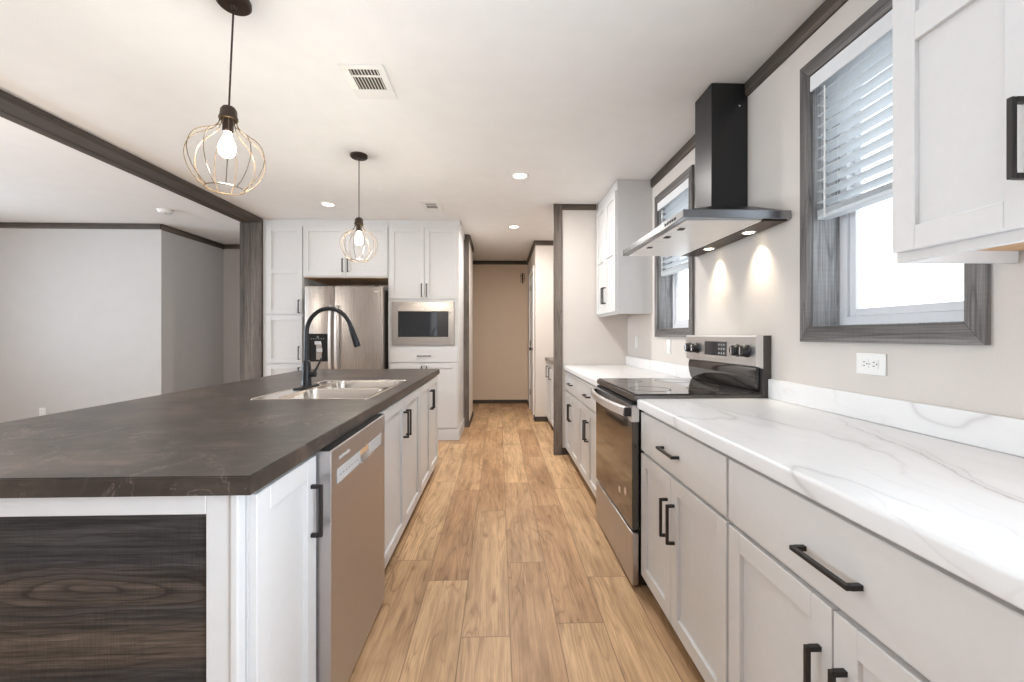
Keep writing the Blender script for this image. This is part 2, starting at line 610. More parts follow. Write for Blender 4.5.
def marble_mat():
    m, nt, b = new_mat('white_marble_laminate')
    g = N(nt, 'ShaderNodeNewGeometry')
    mp = N(nt, 'ShaderNodeMapping')
    mp.inputs['Rotation'].default_value = (0, 0, math.radians(-24))
    mp.inputs['Scale'].default_value = (1.5, 0.55, 1.0)
    nt.links.new(g.outputs['Position'], mp.inputs['Vector'])
    v = mp.outputs['Vector']
    soft = ramp(nt, noise(nt, v, 2.2, 5.0, 0.6), [(0.35, srgb(222, 220, 219)), (0.6, srgb(231, 230, 230))])
    c = soft
    for k, (sc, off, wd, amt) in enumerate(((1.0, 3.1, 0.005, 0.42), (1.9, 5.3, 0.004, 0.25))):
        o2 = N(nt, 'ShaderNodeVectorMath', operation='ADD')
        o2.inputs[1].default_value = (off, off * 0.7, 0)
        nt.links.new(v, o2.inputs[0])
        warp = noise(nt, o2.outputs[0], sc, 4.0, 0.5, 0.15)
        vein = math_n(nt, 'ABSOLUTE', math_n(nt, 'SUBTRACT', warp, 0.5))
        line = ramp(nt, vein, [(0.0, (1, 1, 1)), (wd * 0.35, (0.55, 0.55, 0.55)), (wd, (0.18, 0.18, 0.18)), (wd * 3.0, (0, 0, 0))])
        mk = ramp(nt, noise(nt, o2.outputs[0], 1.6, 3.0), [(0.46, (0, 0, 0)), (0.60, (1, 1, 1))])
        c = mix(nt, math_n(nt, 'MULTIPLY', math_n(nt, 'MULTIPLY', line, mk), amt), c, srgb(146, 136, 132))
    # two long veins that run slantwise along the slab
    sp = N(nt, 'ShaderNodeSeparateXYZ')
    nt.links.new(g.outputs['Position'], sp.inputs[0])
    wig = math_n(nt, 'SUBTRACT', noise(nt, world_coords(nt, (1, 1, 1)), 3.2, 6.0, 0.55), 0.5)
    thick = noise(nt, world_coords(nt, (1, 1, 1)), 6.0, 3.0)
    for (x0, y0, sl, ya, yb, amt) in ((1.153, 1.245, 0.36, 0.30, 1.55, 0.75), (1.19, 1.245, 0.40, 0.5, 1.45, 0.35), (0.90, 1.78, -0.22, 1.30, 2.05, 0.55), (1.0, 3.4, 0.3, 2.8, 4.0, 0.4)):
        t_ = math_n(nt, 'SUBTRACT', sp.outputs['X'], math_n(nt, 'ADD', x0 - sl * y0, math_n(nt, 'MULTIPLY', sp.outputs['Y'], sl)))
        t_ = math_n(nt, 'ABSOLUTE', math_n(nt, 'ADD', t_, math_n(nt, 'MULTIPLY', wig, 0.16)))
        core = math_n(nt, 'SUBTRACT', 1.0, math_n(nt, 'DIVIDE', t_, math_n(nt, 'MULTIPLY', thick, 0.010)))
        halo = math_n(nt, 'MULTIPLY', math_n(nt, 'SUBTRACT', 1.0, math_n(nt, 'DIVIDE', t_, 0.03)), 0.22)
        ln = math_n(nt, 'MAXIMUM', math_n(nt, 'MAXIMUM', core, halo), 0.0)
        md = (ya + yb) / 2
        win = math_n(nt, 'MAXIMUM', math_n(nt, 'SUBTRACT', 1.0, math_n(nt, 'POWER', math_n(nt, 'DIVIDE', math_n(nt, 'ABSOLUTE', math_n(nt, 'SUBTRACT', sp.outputs['Y'], md)), (yb - ya) / 2), 3.0)), 0.0)
        c = mix(nt, math_n(nt, 'MULTIPLY', math_n(nt, 'MULTIPLY', ln, win), amt), c, srgb(150, 138, 134))
    nt.links.new(c, b.inputs['Base Color'])
    b.inputs['Roughness'].default_value = 0.28
    b.inputs['Specular IOR Level'].default_value = 0.45
    return m


def slate_mat():
    m, nt, b = new_mat('dark_slate_laminate')
    v = world_coords(nt)
    f = noise(nt, v, 3.2, 7.0, 0.66, 0.5)
    f2 = noise(nt, world_coords(nt, (4, 14, 8)), 2.0, 6.0, 0.7, 0.6)
    s_ = noise(nt, world_coords(nt, (3.0, 1.6, 3.0)), 2.4, 8.0, 0.62, 0.8)
    vein = math_n(nt, 'ABSOLUTE', math_n(nt, 'SUBTRACT', s_, 0.5))
    msk = noise(nt, v, 2.6, 3.0)
    base = ramp(nt, f, [(0.30, srgb(46, 41, 39)), (0.50, srgb(64, 56, 51)), (0.70, srgb(94, 80, 71))])
    c = mix(nt, 0.6, base, ramp(nt, f2, [(0.36, (0.55, 0.54, 0.54)), (0.51, (1, 1, 1)), (0.66, (1.7, 1.64, 1.58))]), 'MULTIPLY')
    vf = math_n(nt, 'MULTIPLY', ramp(nt, vein, [(0.0, (1, 1, 1)), (0.005, (0.4, 0.4, 0.4)), (0.016, (0, 0, 0))]),
                ramp(nt, msk, [(0.50, (0, 0, 0)), (0.62, (1, 1, 1))]))
    c = mix(nt, math_n(nt, 'MULTIPLY', vf, 0.45), c, srgb(170, 152, 138))
    nt.links.new(c, b.inputs['Base Color'])
    b.inputs['Roughness'].default_value = 0.36
    b.inputs['Specular IOR Level'].default_value = 0.5
    bump(nt, b, f2, 0.12, 0.002)
    return m


def inset_mat():
    """dark weathered board laminate: rings around one long knot, fine pores, cross saw marks, bands of grey and brown"""
    m, nt, b = new_mat('island_wood_inset')
    g = N(nt, 'ShaderNodeNewGeometry')
    sp = N(nt, 'ShaderNodeSeparateXYZ')
    nt.links.new(g.outputs['Position'], sp.inputs[0])
    wob = noise(nt, world_coords(nt, (2.2, 1, 9.0)), 1.0, 3.0, 0.55)
    wob2 = noise(nt, world_coords(nt, (6.0, 1, 40.0)), 1.0, 3.0, 0.6)
    zc = math_n(nt, 'ADD', math_n(nt, 'SUBTRACT', sp.outputs['Z'], 0.655), math_n(nt, 'MULTIPLY', math_n(nt, 'SUBTRACT', wob, 0.5), 0.085))
    xc = math_n(nt, 'MULTIPLY', math_n(nt, 'ADD', sp.outputs['X'], 0.895), 0.17)
    d = math_n(nt, 'SQRT', math_n(nt, 'ADD', math_n(nt, 'MULTIPLY', zc, zc), math_n(nt, 'MULTIPLY', xc, xc)))
    d = math_n(nt, 'ADD', d, math_n(nt, 'MULTIPLY', wob2, 0.012))
    fr = math_n(nt, 'FRACT', math_n(nt, 'MULTIPLY', d, 62.0))
    ring = ramp(nt, fr, [(0.0, (0.35, 0.35, 0.36)), (0.22, (0.85, 0.85, 0.85)), (0.7, (1.12, 1.12, 1.12)), (0.93, (0.95, 0.95, 0.95)), (1.0, (0.35, 0.35, 0.36))])
    near = N(nt, 'ShaderNodeMapRange')
    near.inputs['From Min'].default_value = 0.03
    near.inputs['From Max'].default_value = 0.14
    near.inputs['To Min'].default_value = 1.0
    near.inputs['To Max'].default_value = 0.45
    nt.links.new(d, near.inputs['Value'])
    band = noise(nt, world_coords(nt, (0.35, 1, 6.5)), 1.0, 3.0, 0.5)
    base = ramp(nt, band, [(0.34, srgb(40, 40, 42)), (0.50, srgb(56, 54, 54)), (0.60, srgb(72, 63, 57)), (0.72, srgb(90, 78, 68))])
    fine = noise(nt, world_coords(nt, (7.0, 1, 230.0)), 1.0, 5.0, 0.68, 0.3)
    mid = noise(nt, world_coords(nt, (2.5, 1, 75.0)), 1.0, 4.0, 0.65, 0.4)
    saw = noise(nt, world_coords(nt, (260.0, 1, 16.0)), 1.0, 2.0)
    smask = noise(nt, world_coords(nt, (4.0, 1, 5.0)), 1.0, 2.0)
    c = mix(nt, near.outputs[0], base, ring, 'MULTIPLY')
    c = mix(nt, 0.95, c, ramp(nt, mid, [(0.34, (0.40, 0.40, 0.40)), (0.50, (0.95, 0.95, 0.95)), (0.68, (1.4, 1.38, 1.36))]), 'MULTIPLY')
    c = mix(nt, 0.9, c, ramp(nt, fine, [(0.34, (0.48, 0.48, 0.48)), (0.52, (1, 1, 1)), (0.70, (1.5, 1.48, 1.46))]), 'MULTIPLY')
    sm = math_n(nt, 'MULTIPLY', ramp(nt, smask, [(0.42, (0, 0, 0)), (0.58, (1, 1, 1))]), 0.8)
    c = mix(nt, sm, c, ramp(nt, saw, [(0.36, (0.85, 0.85, 0.85)), (0.5, (1, 1, 1)), (0.66, (1.25, 1.25, 1.25))]), 'MULTIPLY')
    nt.links.new(c, b.inputs['Base Color'])
    b.inputs['Roughness'].default_value = 0.55
    b.inputs['Specular IOR Level'].default_value = 0.35
    bump(nt, b, fine, 0.3, 0.001)
    return m


MAT['inset'] = inset_mat()
MAT['marble'] = marble_mat()
MAT['slate'] = slate_mat()


def glass_mat():
    m = bpy.data.materials.new('clear_window_glass')
    m.use_nodes = True
    nt = m.node_tree
    nt.nodes.clear()
    out = N(nt, 'ShaderNodeOutputMaterial')
    tr = N(nt, 'ShaderNodeBsdfTransparent')
    tr.inputs['Color'].default_value = (0.97, 0.985, 0.99, 1)
    gl = N(nt, 'ShaderNodeBsdfGlossy')
    gl.inputs['Roughness'].default_value = 0.02
    lw = N(nt, 'ShaderNodeLayerWeight')
    lw.inputs['Blend'].default_value = 0.5
    sch = math_n(nt, 'MULTIPLY_ADD', math_n(nt, 'POWER', lw.outputs['Facing'], 5.0), 0.9, 0.04)
    mx = N(nt, 'ShaderNodeMixShader')
    nt.links.new(sch, mx.inputs[0])
    nt.links.new(tr.outputs[0], mx.inputs[1])
    nt.links.new(gl.outputs[0], mx.inputs[2])
    nt.links.new(mx.outputs[0], out.inputs['Surface'])
    return m


MAT['glass'] = glass_mat()

# ------------------------------------------------------------------ room shell
XW = 1.327           # kitchen window wall (inner face)
ZC = 2.567           # ceiling
YB, XL = -2.62, -6.85   # wall behind the camera, far left wall of the living room
YE = 4.276           # end wall of the kitchen run

struct('floor', B(XL - 0.1, XW + 0.14, YB - 0.1, 7.75, -0.08, 0.0), MAT['floor'])
struct('ceiling', B(XL - 0.1, XW + 0.14, YB - 0.1, 7.75, ZC, ZC + 0.08), MAT['ceiling'])

# window wall with the two window openings
W1 = (1.137, 1.727, 1.260, 2.316)      # y0, y1, z0, z1 of each opening
W2 = (2.846, 3.425, 1.275, 2.318)
bm = bmesh.new()
XO = XW + 0.155
FILL_OPEN = (-0.92, 0.38, 0.12, 2.18)       # opening added for the side fill lamp
for a, b_ in ((YB, FILL_OPEN[0]), (FILL_OPEN[1], W1[0]), (W1[1], W2[0]), (W2[1], 7.65)):
    box(bm, XW, XO, a, b_, 0, ZC)
box(bm, XW, XO, FILL_OPEN[0], FILL_OPEN[1], 0, FILL_OPEN[2])
box(bm, XW, XO, FILL_OPEN[0], FILL_OPEN[1], FILL_OPEN[3], ZC)
for w in (W1, W2):
    box(bm, XW, XO, w[0], w[1], 0, w[2])
    box(bm, XW, XO, w[0], w[1], w[3], ZC)
struct('wall_right', bm, MAT['wall'])

# wall behind the camera with an opening added to let sky light in
bm = bmesh.new()
box(bm, XL, -2.0, YB - 0.1, YB, 0, ZC)
box(bm, -1.1, XW, YB - 0.1, YB, 0, ZC)
box(bm, -2.0, -1.1, YB - 0.1, YB, 2.1, ZC)
box(bm, -2.0, -1.1, YB - 0.1, YB, 0, 1.0)
struct('wall_back', bm, MAT['wall'])
# far left wall of the living room with two openings, the nearer one added for its fill lamp
bm = bmesh.new()
for a, b_ in ((YB, -1.0), (1.4, 2.55), (4.15, 5.3)):
    box(bm, XL - 0.1, XL, a, b_, 0, ZC)
for a, b_ in ((-1.0, 1.4), (2.55, 4.15)):
    box(bm, XL - 0.1, XL, a, b_, 0, 0.8)
    box(bm, XL - 0.1, XL, a, b_, 2.1, ZC)
struct('wall_left', bm, MAT['wall_living'])

# living room: facing wall, return and recess
struct('wall_living', B(XL, -4.07, 5.18, 5.28, 0, ZC), MAT['wall_living'])
struct('wall_return', B(-4.17, -4.07, 5.28, 6.42, 0, ZC), MAT['wall_living'])
struct('wall_recess', B(-4.07, -2.84, 6.32, 6.42, 0, ZC), MAT['wall_living'])
struct('wall_partition', B(-2.96, -2.716, 4.98, 6.32, 0, ZC), MAT['wall_living'])
struct('wall_pantry', B(-2.716, -0.40, 5.60, 5.70, 0, ZC), MAT['wall_hall'])
struct('wall_hall_left', B(-0.50, -0.40, 5.70, 6.45, 0, ZC), MAT['wall_hall'])
struct('wall_side_passage', B(-1.60, -1.50, 5.70, 7.65, 0, ZC), MAT['wall_hall'])
struct('wall_hall_end', B(-1.50, 0.62, 7.55, 7.65, 0, ZC), MAT['wall_hall_end'])
DY0, DY1, DZ = 6.18, 6.90, 2.20
bm = bmesh.new()
box(bm, 0.52, 0.62, 5.93, DY0, 0, ZC)
box(bm, 0.52, 0.62, DY1, 7.55, 0, ZC)
box(bm, 0.52, 0.62, DY0, DY1, DZ, ZC)
struct('wall_hall_right', bm, MAT['wall_hall'])
struct('wall_utility', B(0.62, XW, 5.93, 6.03, 0, ZC), MAT['wall_hall'])
struct('wall_end', B(0.635, XW, YE, YE + 0.11, 0, ZC), MAT['wall'])

# hall door (closed), casing, hinges, knob
dr = struct('door_1', B(0.524, 0.562, DY0 + 0.03, DY1 - 0.03, 0.01, DZ - 0.03, bev=0.003), MAT['white'])
bm = bmesh.new()
for a, b_ in ((DY0 - 0.055, DY0 + 0.015), (DY1 - 0.015, DY1 + 0.055)):
    box(bm, 0.502, 0.522, a, b_, 0, DZ + 0.05, bev=0.003)
box(bm, 0.502, 0.522, DY0 + 0.015, DY1 - 0.015, DZ - 0.015, DZ + 0.05, bev=0.003)
obj('casing', bm, MAT['white'], dr)
obj('jamb', B(0.522, 0.618, DY1 - 0.029, DY1 - 0.001, 0.0, DZ - 0.03), MAT['toe'], dr)
for z in (0.25, 1.05, 1.95):
    obj('hinge', B(0.512, 0.5235, DY1 - 0.05, DY1 - 0.031, z, z + 0.09), MAT['black'], dr)
bm = bmesh.new()
lathe(bm, [(0.026, 0.0), (0.026, -0.006), (0.011, -0.010), (0.011, -0.032), (0.024, -0.04), (0.029, -0.052), (0.022, -0.066), (0.0005, -0.07)], (0.524, DY0 + 0.10, 1.02), 'X', 18, True)
obj('door_knob', bm, MAT['black'], dr, smooth=0.7)

# ---- trim: crowns, posts, beam, baseboards
def trim(n, bm, m):
    return struct('trim_%d' % n, bm, m)


def crown_y(x_wall, y0, y1, sgn, h=0.072, d=0.018):
    """crown strip along Y with a small bead; sgn = direction into the room"""
    bm = bmesh.new()
    p = [(x_wall, ZC), (x_wall + sgn * d, ZC), (x_wall + sgn * d, ZC - h * 0.8), (x_wall + sgn * d * 0.6, ZC - h), (x_wall, ZC - h)]
    prism(bm, p, y0, y1, lambda a, b_, c: (a, c, b_))
    return bm


def crown_x(y_wall, x0, x1, sgn, h=0.066, d=0.018):
    bm = bmesh.new()
    p = [(y_wall, ZC), (y_wall + sgn * d, ZC), (y_wall + sgn * d, ZC - h * 0.8), (y_wall + sgn * d * 0.6, ZC - h), (y_wall, ZC - h)]
    prism(bm, p, x0, x1, lambda a, b_, c: (c, a, b_))
    return bm


trim(1, crown_y(XW, 1.043, 2.187, -1), MAT['trim_y'])
trim(2, crown_y(XW, 2.379, 3.572, -1), MAT['trim_y'])
trim(3, crown_x(YE, 0.648, 0.998, -1, 0.058), MAT['trim_x'])
trim(4, crown_x(5.18, XL, -4.07, -1), MAT['trim_x'])
trim(5, crown_y(-4.07, 5.18, 6.32, 1), MAT['trim_y'])
trim(6, crown_x(6.32, -4.05, -2.965, -1), MAT['trim_x'])
trim(7, crown_x(7.55, -1.49, 0.50, -1), MAT['trim_x'])
trim(8, crown_y(-0.40, 5.62, 6.45, 1), MAT['trim_y'])
trim(9, crown_y(0.52, 5.93, 7.55, -1), MAT['trim_y'])
trim(10, crown_x(5.93, 0.505, XW, -1), MAT['trim_x'])
# casing post on the free end of the kitchen end wall
bm = bmesh.new()
box(bm, 0.560, 0.648, YE - 0.020, YE - 0.001, 0, ZC, bev=0.002)
box(bm, 0.615, 0.634, YE, YE + 0.11, 0, ZC)
trim(11, bm, MAT['trim_z'])
# casing at the hall's left wall end
bm = bmesh.new()
box(bm, -0.464, -0.395, 5.578, 5.597, 0, ZC, bev=0.002)
trim(12, bm, MAT['trim_z'])
# wide opening towards the living room: post with three boards, beam along the ceiling
bm = bmesh.new()
box(bm, -2.965, -2.915, 4.885, 4.978, 0, ZC - 0.05, bev=0.003)
box(bm, -2.912, -2.842, 4.880, 4.978, 0, ZC - 0.05, bev=0.003)
box(bm, -2.839, -2.716, 4.875, 4.978, 0, ZC - 0.05, bev=0.003)
trim(13, bm, MAT['trim_z'])
bm = bmesh.new()
box(bm, -2.868, -2.716, YB, 4.978, 2.519, ZC, bev=0.003)
box(bm, -2.955, -2.872, YB, 4.978, 2.519, ZC, bev=0.003)
trim(14, bm, MAT['trim_y'])


def baseboard(side, bm):
    return struct('baseboard_' + side, bm, MAT['toe'])


baseboard('hall_end', B(-1.49, 0.508, 7.538, 7.55, 0, 0.062))
bm = bmesh.new()
box(bm, 0.508, 0.52, 5.918, DY0 - 0.057, 0, 0.062)
box(bm, 0.508, 0.52, DY1 + 0.057, 7.538, 0, 0.062)
baseboard('hall_right', bm)
baseboard('hall_left', B(-0.40, -0.388, 5.60, 6.45, 0, 0.062))
baseboard('utility', B(0.508, 0.70, 5.918, 5.93, 0, 0.07))
baseboard('kitchen_end', B(0.649, 0.735, YE - 0.012, YE, 0, 0.07))
baseboard('living', B(XL, -4.07, 5.168, 5.18, 0, 0.062))


# ---- windows
def window(n, w, near_visible=True):
    y0, y1, z0, z1 = w
    xf = XW + 0.112
    T = 0.048          # casing width on the near/far sides (photo: about 5 to 6 cm)
    # white vinyl unit
    bm = bmesh.new()
    f = 0.040
    for a, b_, c, d in ((y0 + 0.004, y0 + f, z0 + 0.004, z1 - 0.004), (y1 - f, y1 - 0.004, z0 + 0.004, z1 - 0.004),
                        (y0 + f, y1 - f, z0 + 0.004, z0 + f), (y0 + f, y1 - f, z1 - f, z1 - 0.004)):
        box(bm, xf, XO, a, b_, c, d)
    o = struct('window_%d' % n, bm, MAT['vinyl'])
    zm = (z0 + z1) / 2 - 0.02
    bm = bmesh.new()
    s = 0.030
    ya, yb, za, zb = y0 + f + 0.001, y1 - f - 0.001, z0 + f + 0.001, zm
    for a, b_, c, d in ((ya, ya + s, za, zb), (yb - s, yb, za, zb), (ya + s, yb - s, za, za + s), (ya + s, yb - s, zb - s, zb)):
        box(bm, xf + 0.010, xf + 0.030, a, b_, c, d, bev=0.002)
    obj('lower_sash', bm, MAT['vinyl'], o)
    bm = bmesh.new()
    za2, zb2 = zm - 0.02, z1 - f - 0.001
    for a, b_, c, d in ((ya, ya + s, za2, zb2), (yb - s, yb, za2, zb2), (ya + s, yb - s, za2, za2 + s), (ya + s, yb - s, zb2 - s, zb2)):
        box(bm, xf + 0.031, XO - 0.001, a, b_, c, d)
    obj('upper_sash', bm, MAT['vinyl'], o)
    obj('pane', B(xf + 0.018, xf + 0.022, ya + s, yb - s, za + s, zb - s), MAT['glass'], o)
    obj('pane', B(xf + 0.034, xf + 0.037, ya + s, yb - s, za2 + s, zb2 - s), MAT['glass'], o)
    obj('sash_lock', B(xf + 0.001, xf + 0.009, (ya + yb) / 2 - 0.03, (ya + yb) / 2 + 0.03, zb - 0.022, zb - 0.008), MAT['vinyl'], o)
    # wood jamb liner
    bm = bmesh.new()
    t = 0.003
    box(bm, XW - 0.001, xf - 0.001, y1 - t, y1 - 0.0005, z0 + t, z1 - t)
    box(bm, XW - 0.001, xf - 0.001, y0 + 0.0005, y0 + t, z0 + t, z1 - t)
    box(bm, XW - 0.001, xf - 0.001, y0 + 0.0005, y1 - 0.0005, z0 + 0.0005, z0 + t)
    box(bm, XW - 0.001, xf - 0.001, y0 + 0.0005, y1 - 0.0005, z1 - t, z1 - 0.0005)
    obj('jamb', bm, MAT['jamb'], o)
    # face casing with mitred corners
    xa, xb = XW - 0.020, XW - 0.001
    oy0, oy1, oz0, oz1 = y0 - 0.051, y1 + 0.052, z0 - 0.064, z1 + 0.062
    for nm, mat, poly in (('casing_side', 'win_z', [(y1, z0), (oy1, oz0), (oy1, oz1), (y1, z1)]),
                          ('casing_side', 'win_z', [(y0, z0), (y0, z1), (oy0, oz1), (oy0, oz0)]),
                          ('casing_sill', 'win_y', [(oy0, oz0), (oy1, oz0), (y1, z0), (y0, z0)]),
                          ('casing_head', 'win_y', [(oy0, oz1), (y0, z1), (y1, z1), (oy1, oz1)])):
        bm = bmesh.new()
        prism(bm, poly, xa, xb, lambda a, b_, c: (c, a, b_))
        bmesh.ops.bevel(bm, geom=bm.edges[:], offset=0.0015, segments=1, affect='EDGES')
        obj(nm, bm, MAT[mat], o)
    return o


window(1, W1)
window(2, W2)


# ---- venetian blinds, pulled half up
def blind(w, label, n_slats=11):
    y0, y1, z0, z1 = w
    a, b_ = y0 + 0.008, y1 - 0.008
    xc = XW + 0.036
    t = thing('window_blind', label, 'blind', (xc, (y0 + y1) / 2, z1 - 0.004), 'venetian blinds in the kitchen windows')
    obj('valance', B(XW - 0.016, XW - 0.008, y0 + 0.002, y1 - 0.002, z1 - 0.068, z1 - 0.004, bev=0.002), MAT['vinyl'], t)
    obj('head_rail', B(xc - 0.026, xc + 0.026, a, b_, z1 - 0.048, z1 - 0.005), MAT['blind'], t)
    ztop = z1 - 0.085
    pitch = 0.0455
    for k in range(n_slats):
        z = ztop - k * pitch
        bm = bmesh.new()
        tilt = math.radians(-9)
        pts = []
        for i in range(7):
            s = -0.025 + 0.05 * i / 6
            crown = 0.0025 * (1 - (s / 0.025) ** 2)
            pts.append((s, crown))
        poly = pts + [(p[0], p[1] - 0.0026) for p in reversed(pts)]
        rot = [(p[0] * math.cos(tilt) - p[1] * math.sin(tilt), p[0] * math.sin(tilt) + p[1] * math.cos(tilt)) for p in poly]
        prism(bm, [(xc + p[0], z + p[1]) for p in rot], a, b_, lambda u, v, c: (u, c, v))
        obj('slat', bm, MAT['blind'], t)
    zb = ztop - n_slats * pitch + 0.016
    for k in range(5):
        z = zb - k * 0.0042
        obj('slat', B(xc - 0.025, xc + 0.025, a, b_, z - 0.003, z, bev=0.0008), MAT['blind'], t)
    z = zb - 5 * 0.0042
    obj('bottom_rail', B(xc - 0.025, xc + 0.025, a, b_, z - 0.018, z, bev=0.003), MAT['blind'], t)
    for yy in (a + 0.11, b_ - 0.11):
        for xx in (xc - 0.0262, xc + 0.0262):
            bm = bmesh.new()
            tube(bm, [(xx, yy, z1 - 0.05), (xx, yy, z - 0.01)], 0.0011, 5)
            obj('lift_cord', bm, MAT['blind'], t)
    bm = bmesh.new()
    tube(bm, [(xc - 0.036, b_ - 0.055, z1 - 0.075), (xc - 0.037, b_ - 0.055, z - 0.02)], 0.0034, 6)
    obj('tilt_wand', bm, MAT['plastic'], t)
    return t


blind(W1, 'white slatted blind half raised in the large window beside the near wall cabinet')
blind(W2, 'white slatted blind half raised in the farther window behind the range hood')


# ------------------------------------------------------------------ cabinet builders
def shaker(u0, u1, v0, v1, M, openings, th=0.019, stile=0.057, recess=0.012, rail=0.057):
    """door: stiles, rails and a recessed panel; openings = [(v_low, v_high), ...]"""
    bm = bmesh.new()
    ua, ub = u0 + stile, u1 - stile
    box(bm, u0, ua, v0, v1, 0, th, M, 0.0016)
    box(bm, ub, u1, v0, v1, 0, th, M, 0.0016)
    edges = [v0] + [x for o_ in openings for x in o_] + [v1]
    for i in range(0, len(edges), 2):
        box(bm, ua, ub, edges[i], edges[i + 1], 0, th, M, 0.0016)
    for lo, hi in openings:
        box(bm, ua - 0.002, ub + 0.002, lo - 0.002, hi + 0.002, 0.001, th - recess, M)
    return bm


def slab(u0, u1, v0, v1, M, th=0.019):
    return B(u0, u1, v0, v1, 0, th, M, 0.002)


def bar_pull(u, v, M, length=0.155, vertical=True, th=0.019, out=0.033, s=0.0105):
    """square bar handle on two posts; (u, v) its centre"""
    bm = bmesh.new()
    h = length / 2
    w0, w1 = th, th + out
    if vertical:
        box(bm, u - s / 2, u + s / 2, v - h, v + h, w1 - s, w1, M, 0.0012)
        box(bm, u - s / 2, u + s / 2, v - h, v - h + s, w0, w1 - s, M)
        box(bm, u - s / 2, u + s / 2, v + h - s, v + h, w0, w1 - s, M)
    else:
        box(bm, u - h, u + h, v - s / 2, v + s / 2, w1 - s, w1, M, 0.0012)
        box(bm, u - h, u - h + s, v - s / 2, v + s / 2, w0, w1 - s, M)
        box(bm, u + h - s, u + h, v - s / 2, v + s / 2, w0, w1 - s, M)
    return bm


def add_door(parent, u0, u1, v0, v1, M, handle=None, openings=None, name='door', stile=0.057):
    d = obj(name, shaker(u0, u1, v0, v1, M, openings or [(v0 + stile, v1 - stile)], stile=stile), MAT['cabinet'], parent)
    if handle:
        obj('handle', bar_pull(handle[0], handle[1], M), MAT['black'], d, 'black bar handle')
    return d


def add_drawer(parent, u0, u1, v0, v1, M, handle=None):
    d = obj('drawer', slab(u0, u1, v0, v1, M), MAT['cabinet'], parent)
    if handle:
        obj('handle', bar_pull(handle[0], handle[1], M, vertical=False), MAT['black'], d, 'black bar handle')
    return d


# ------------------------------------------------------------------ right run: base cabinets and worktops
XF = 0.700           # carcass front; door faces stand 19 mm proud
MR = face_mx(XF)
ZT = 0.871           # carcass top


def base_right(y0, y1, label, pull_z=0.4585, seam=None, du=None):
    t = thing('base_cabinet', label, 'cabinet', ((XF + XW) / 2, (y0 + y1) / 2, 0), 'white base cabinets along the window wall')
    bm = bmesh.new()
    box(bm, XF, XW - 0.002, y0, y1, 0.075, ZT)
    obj('body', bm, MAT['cabinet'], t)
    obj('toe_kick', B(XF + 0.055, XF + 0.07, y0, y1, 0, 0.0745), MAT['toe'], t)
    g = 0.0045
    s = seam if seam else (y0 + y1) / 2
    c = du if du else (y0 + y1) / 2
    add_drawer(t, y0 + g, y1 - g, 0.676, 0.857, MR, (c, 0.760 if y0 > 1 else 0.750))
    add_door(t, y0 + g, s - 0.002, 0.078, 0.662, MR, (s - 0.033, 0.488))
    add_door(t, s + 0.002, y1 - g, 0.078, 0.662, MR, (s + 0.033, 0.488))
    return t


base_right(0.440, 1.226, 'white base cabinet nearest the viewer on the window wall, wide drawer over two doors', seam=0.834, du=0.838)
base_right(1.230, 1.988, 'white base cabinet just to the right of the oven, drawer over two doors', seam=1.638, du=1.635)
base_right(2.768, 3.585, 'white base cabinet just beyond the oven on its far side', seam=3.195, du=3.17)
base_right(3.589, 4.262, 'white base cabinet farthest along the window wall, against the end wall', seam=3.945, du=3.915)


def worktop(y0, y1, label, splash_end):
    t = thing('countertop', label, 'countertop', ((0.663 + XW) / 2, (y0 + y1) / 2, 0.872), 'white marble-look worktops')
    z0, z1, xf = 0.8725, 0.918, 0.664
    r = 0.011
    p = [(XW - 0.002, z0), (xf + 0.004, z0), (xf, z0 + 0.004)]
    for k in range(6):
        a = PI - (PI / 2) * k / 5
        p.append((xf + r + r * math.cos(a), z1 - r + r * math.sin(a)))
    p.append((XW - 0.002, z1))
    bm = bmesh.new()
    prism(bm, p, y0, y1, lambda a, b_, c: (a, c, b_))
    obj('slab', bm, MAT['marble'], t, smooth=0.5)
    bm = bmesh.new()
    box(bm, XW - 0.023, XW - 0.001, y0, y1, 0.9185, 1.012, bev=0.004, seg=2)
    obj('backsplash', bm, MAT['marble'], t, smooth=0.6)
    return t


worktop(0.42, 1.989, 'long white marble-look worktop with low backsplash, nearest the viewer', True)
worktop(2.757, 4.266, 'short white marble-look worktop on the far side of the oven', True)

# ------------------------------------------------------------------ range
RY0, RY1 = 1.994, 2.750
t = thing('range_oven', 'freestanding stainless range with black glass oven door and smooth cooktop', 'oven', (0.97, (RY0 + RY1) / 2, 0))
bm = bmesh.new()
box(bm, 0.680, 1.30, RY0 + 0.002, RY1 - 0.002, 0.028, 0.905)
obj('body', bm, MAT['appliance_black'], t)
MO = face_mx(0.676)
# oven door: black glass field, steel top band, wide bowed handle
bm = bmesh.new()
box(bm, RY0 + 0.003, RY1 - 0.003, 0.283, 0.806, 0, 0.034, MO, 0.004, 2)
od = obj('oven_door', bm, MAT['oven_glass'], t)
bm = bmesh.new()
# steel band whose lower edge dips at both ends where the handle is fixed
ya, yb = RY0 + 0.003, RY1 - 0.003
low = []
for k in range(25):
    q = k / 24
    y = ya + (yb - ya) * q
    e = min(q, 1 - q) * (yb - ya)
    sdip = 1 / (1 + math.exp((e - 0.085) / 0.016))
    low.append((y, 0.852 - 0.047 * sdip))
prism(bm, low + [(yb, 0.884), (ya, 0.884)], 0.0, 0.036, MO)
obj('top_band', bm, MAT['steel_light'], od, 'brushed steel band')
bm = bmesh.new()
rings = []
for k in range(21):
    q = k / 20
    y = RY0 + 0.022 + (RY1 - RY0 - 0.044) * q
    w = 0.058 + 0.034 * math.sin(PI * q) ** 0.7
    rings.append([MO(y, 0.826, w - 0.006), MO(y, 0.830, w + 0.006), MO(y, 0.868, w + 0.010), MO(y, 0.878, w - 0.000), MO(y, 0.872, w - 0.008)])
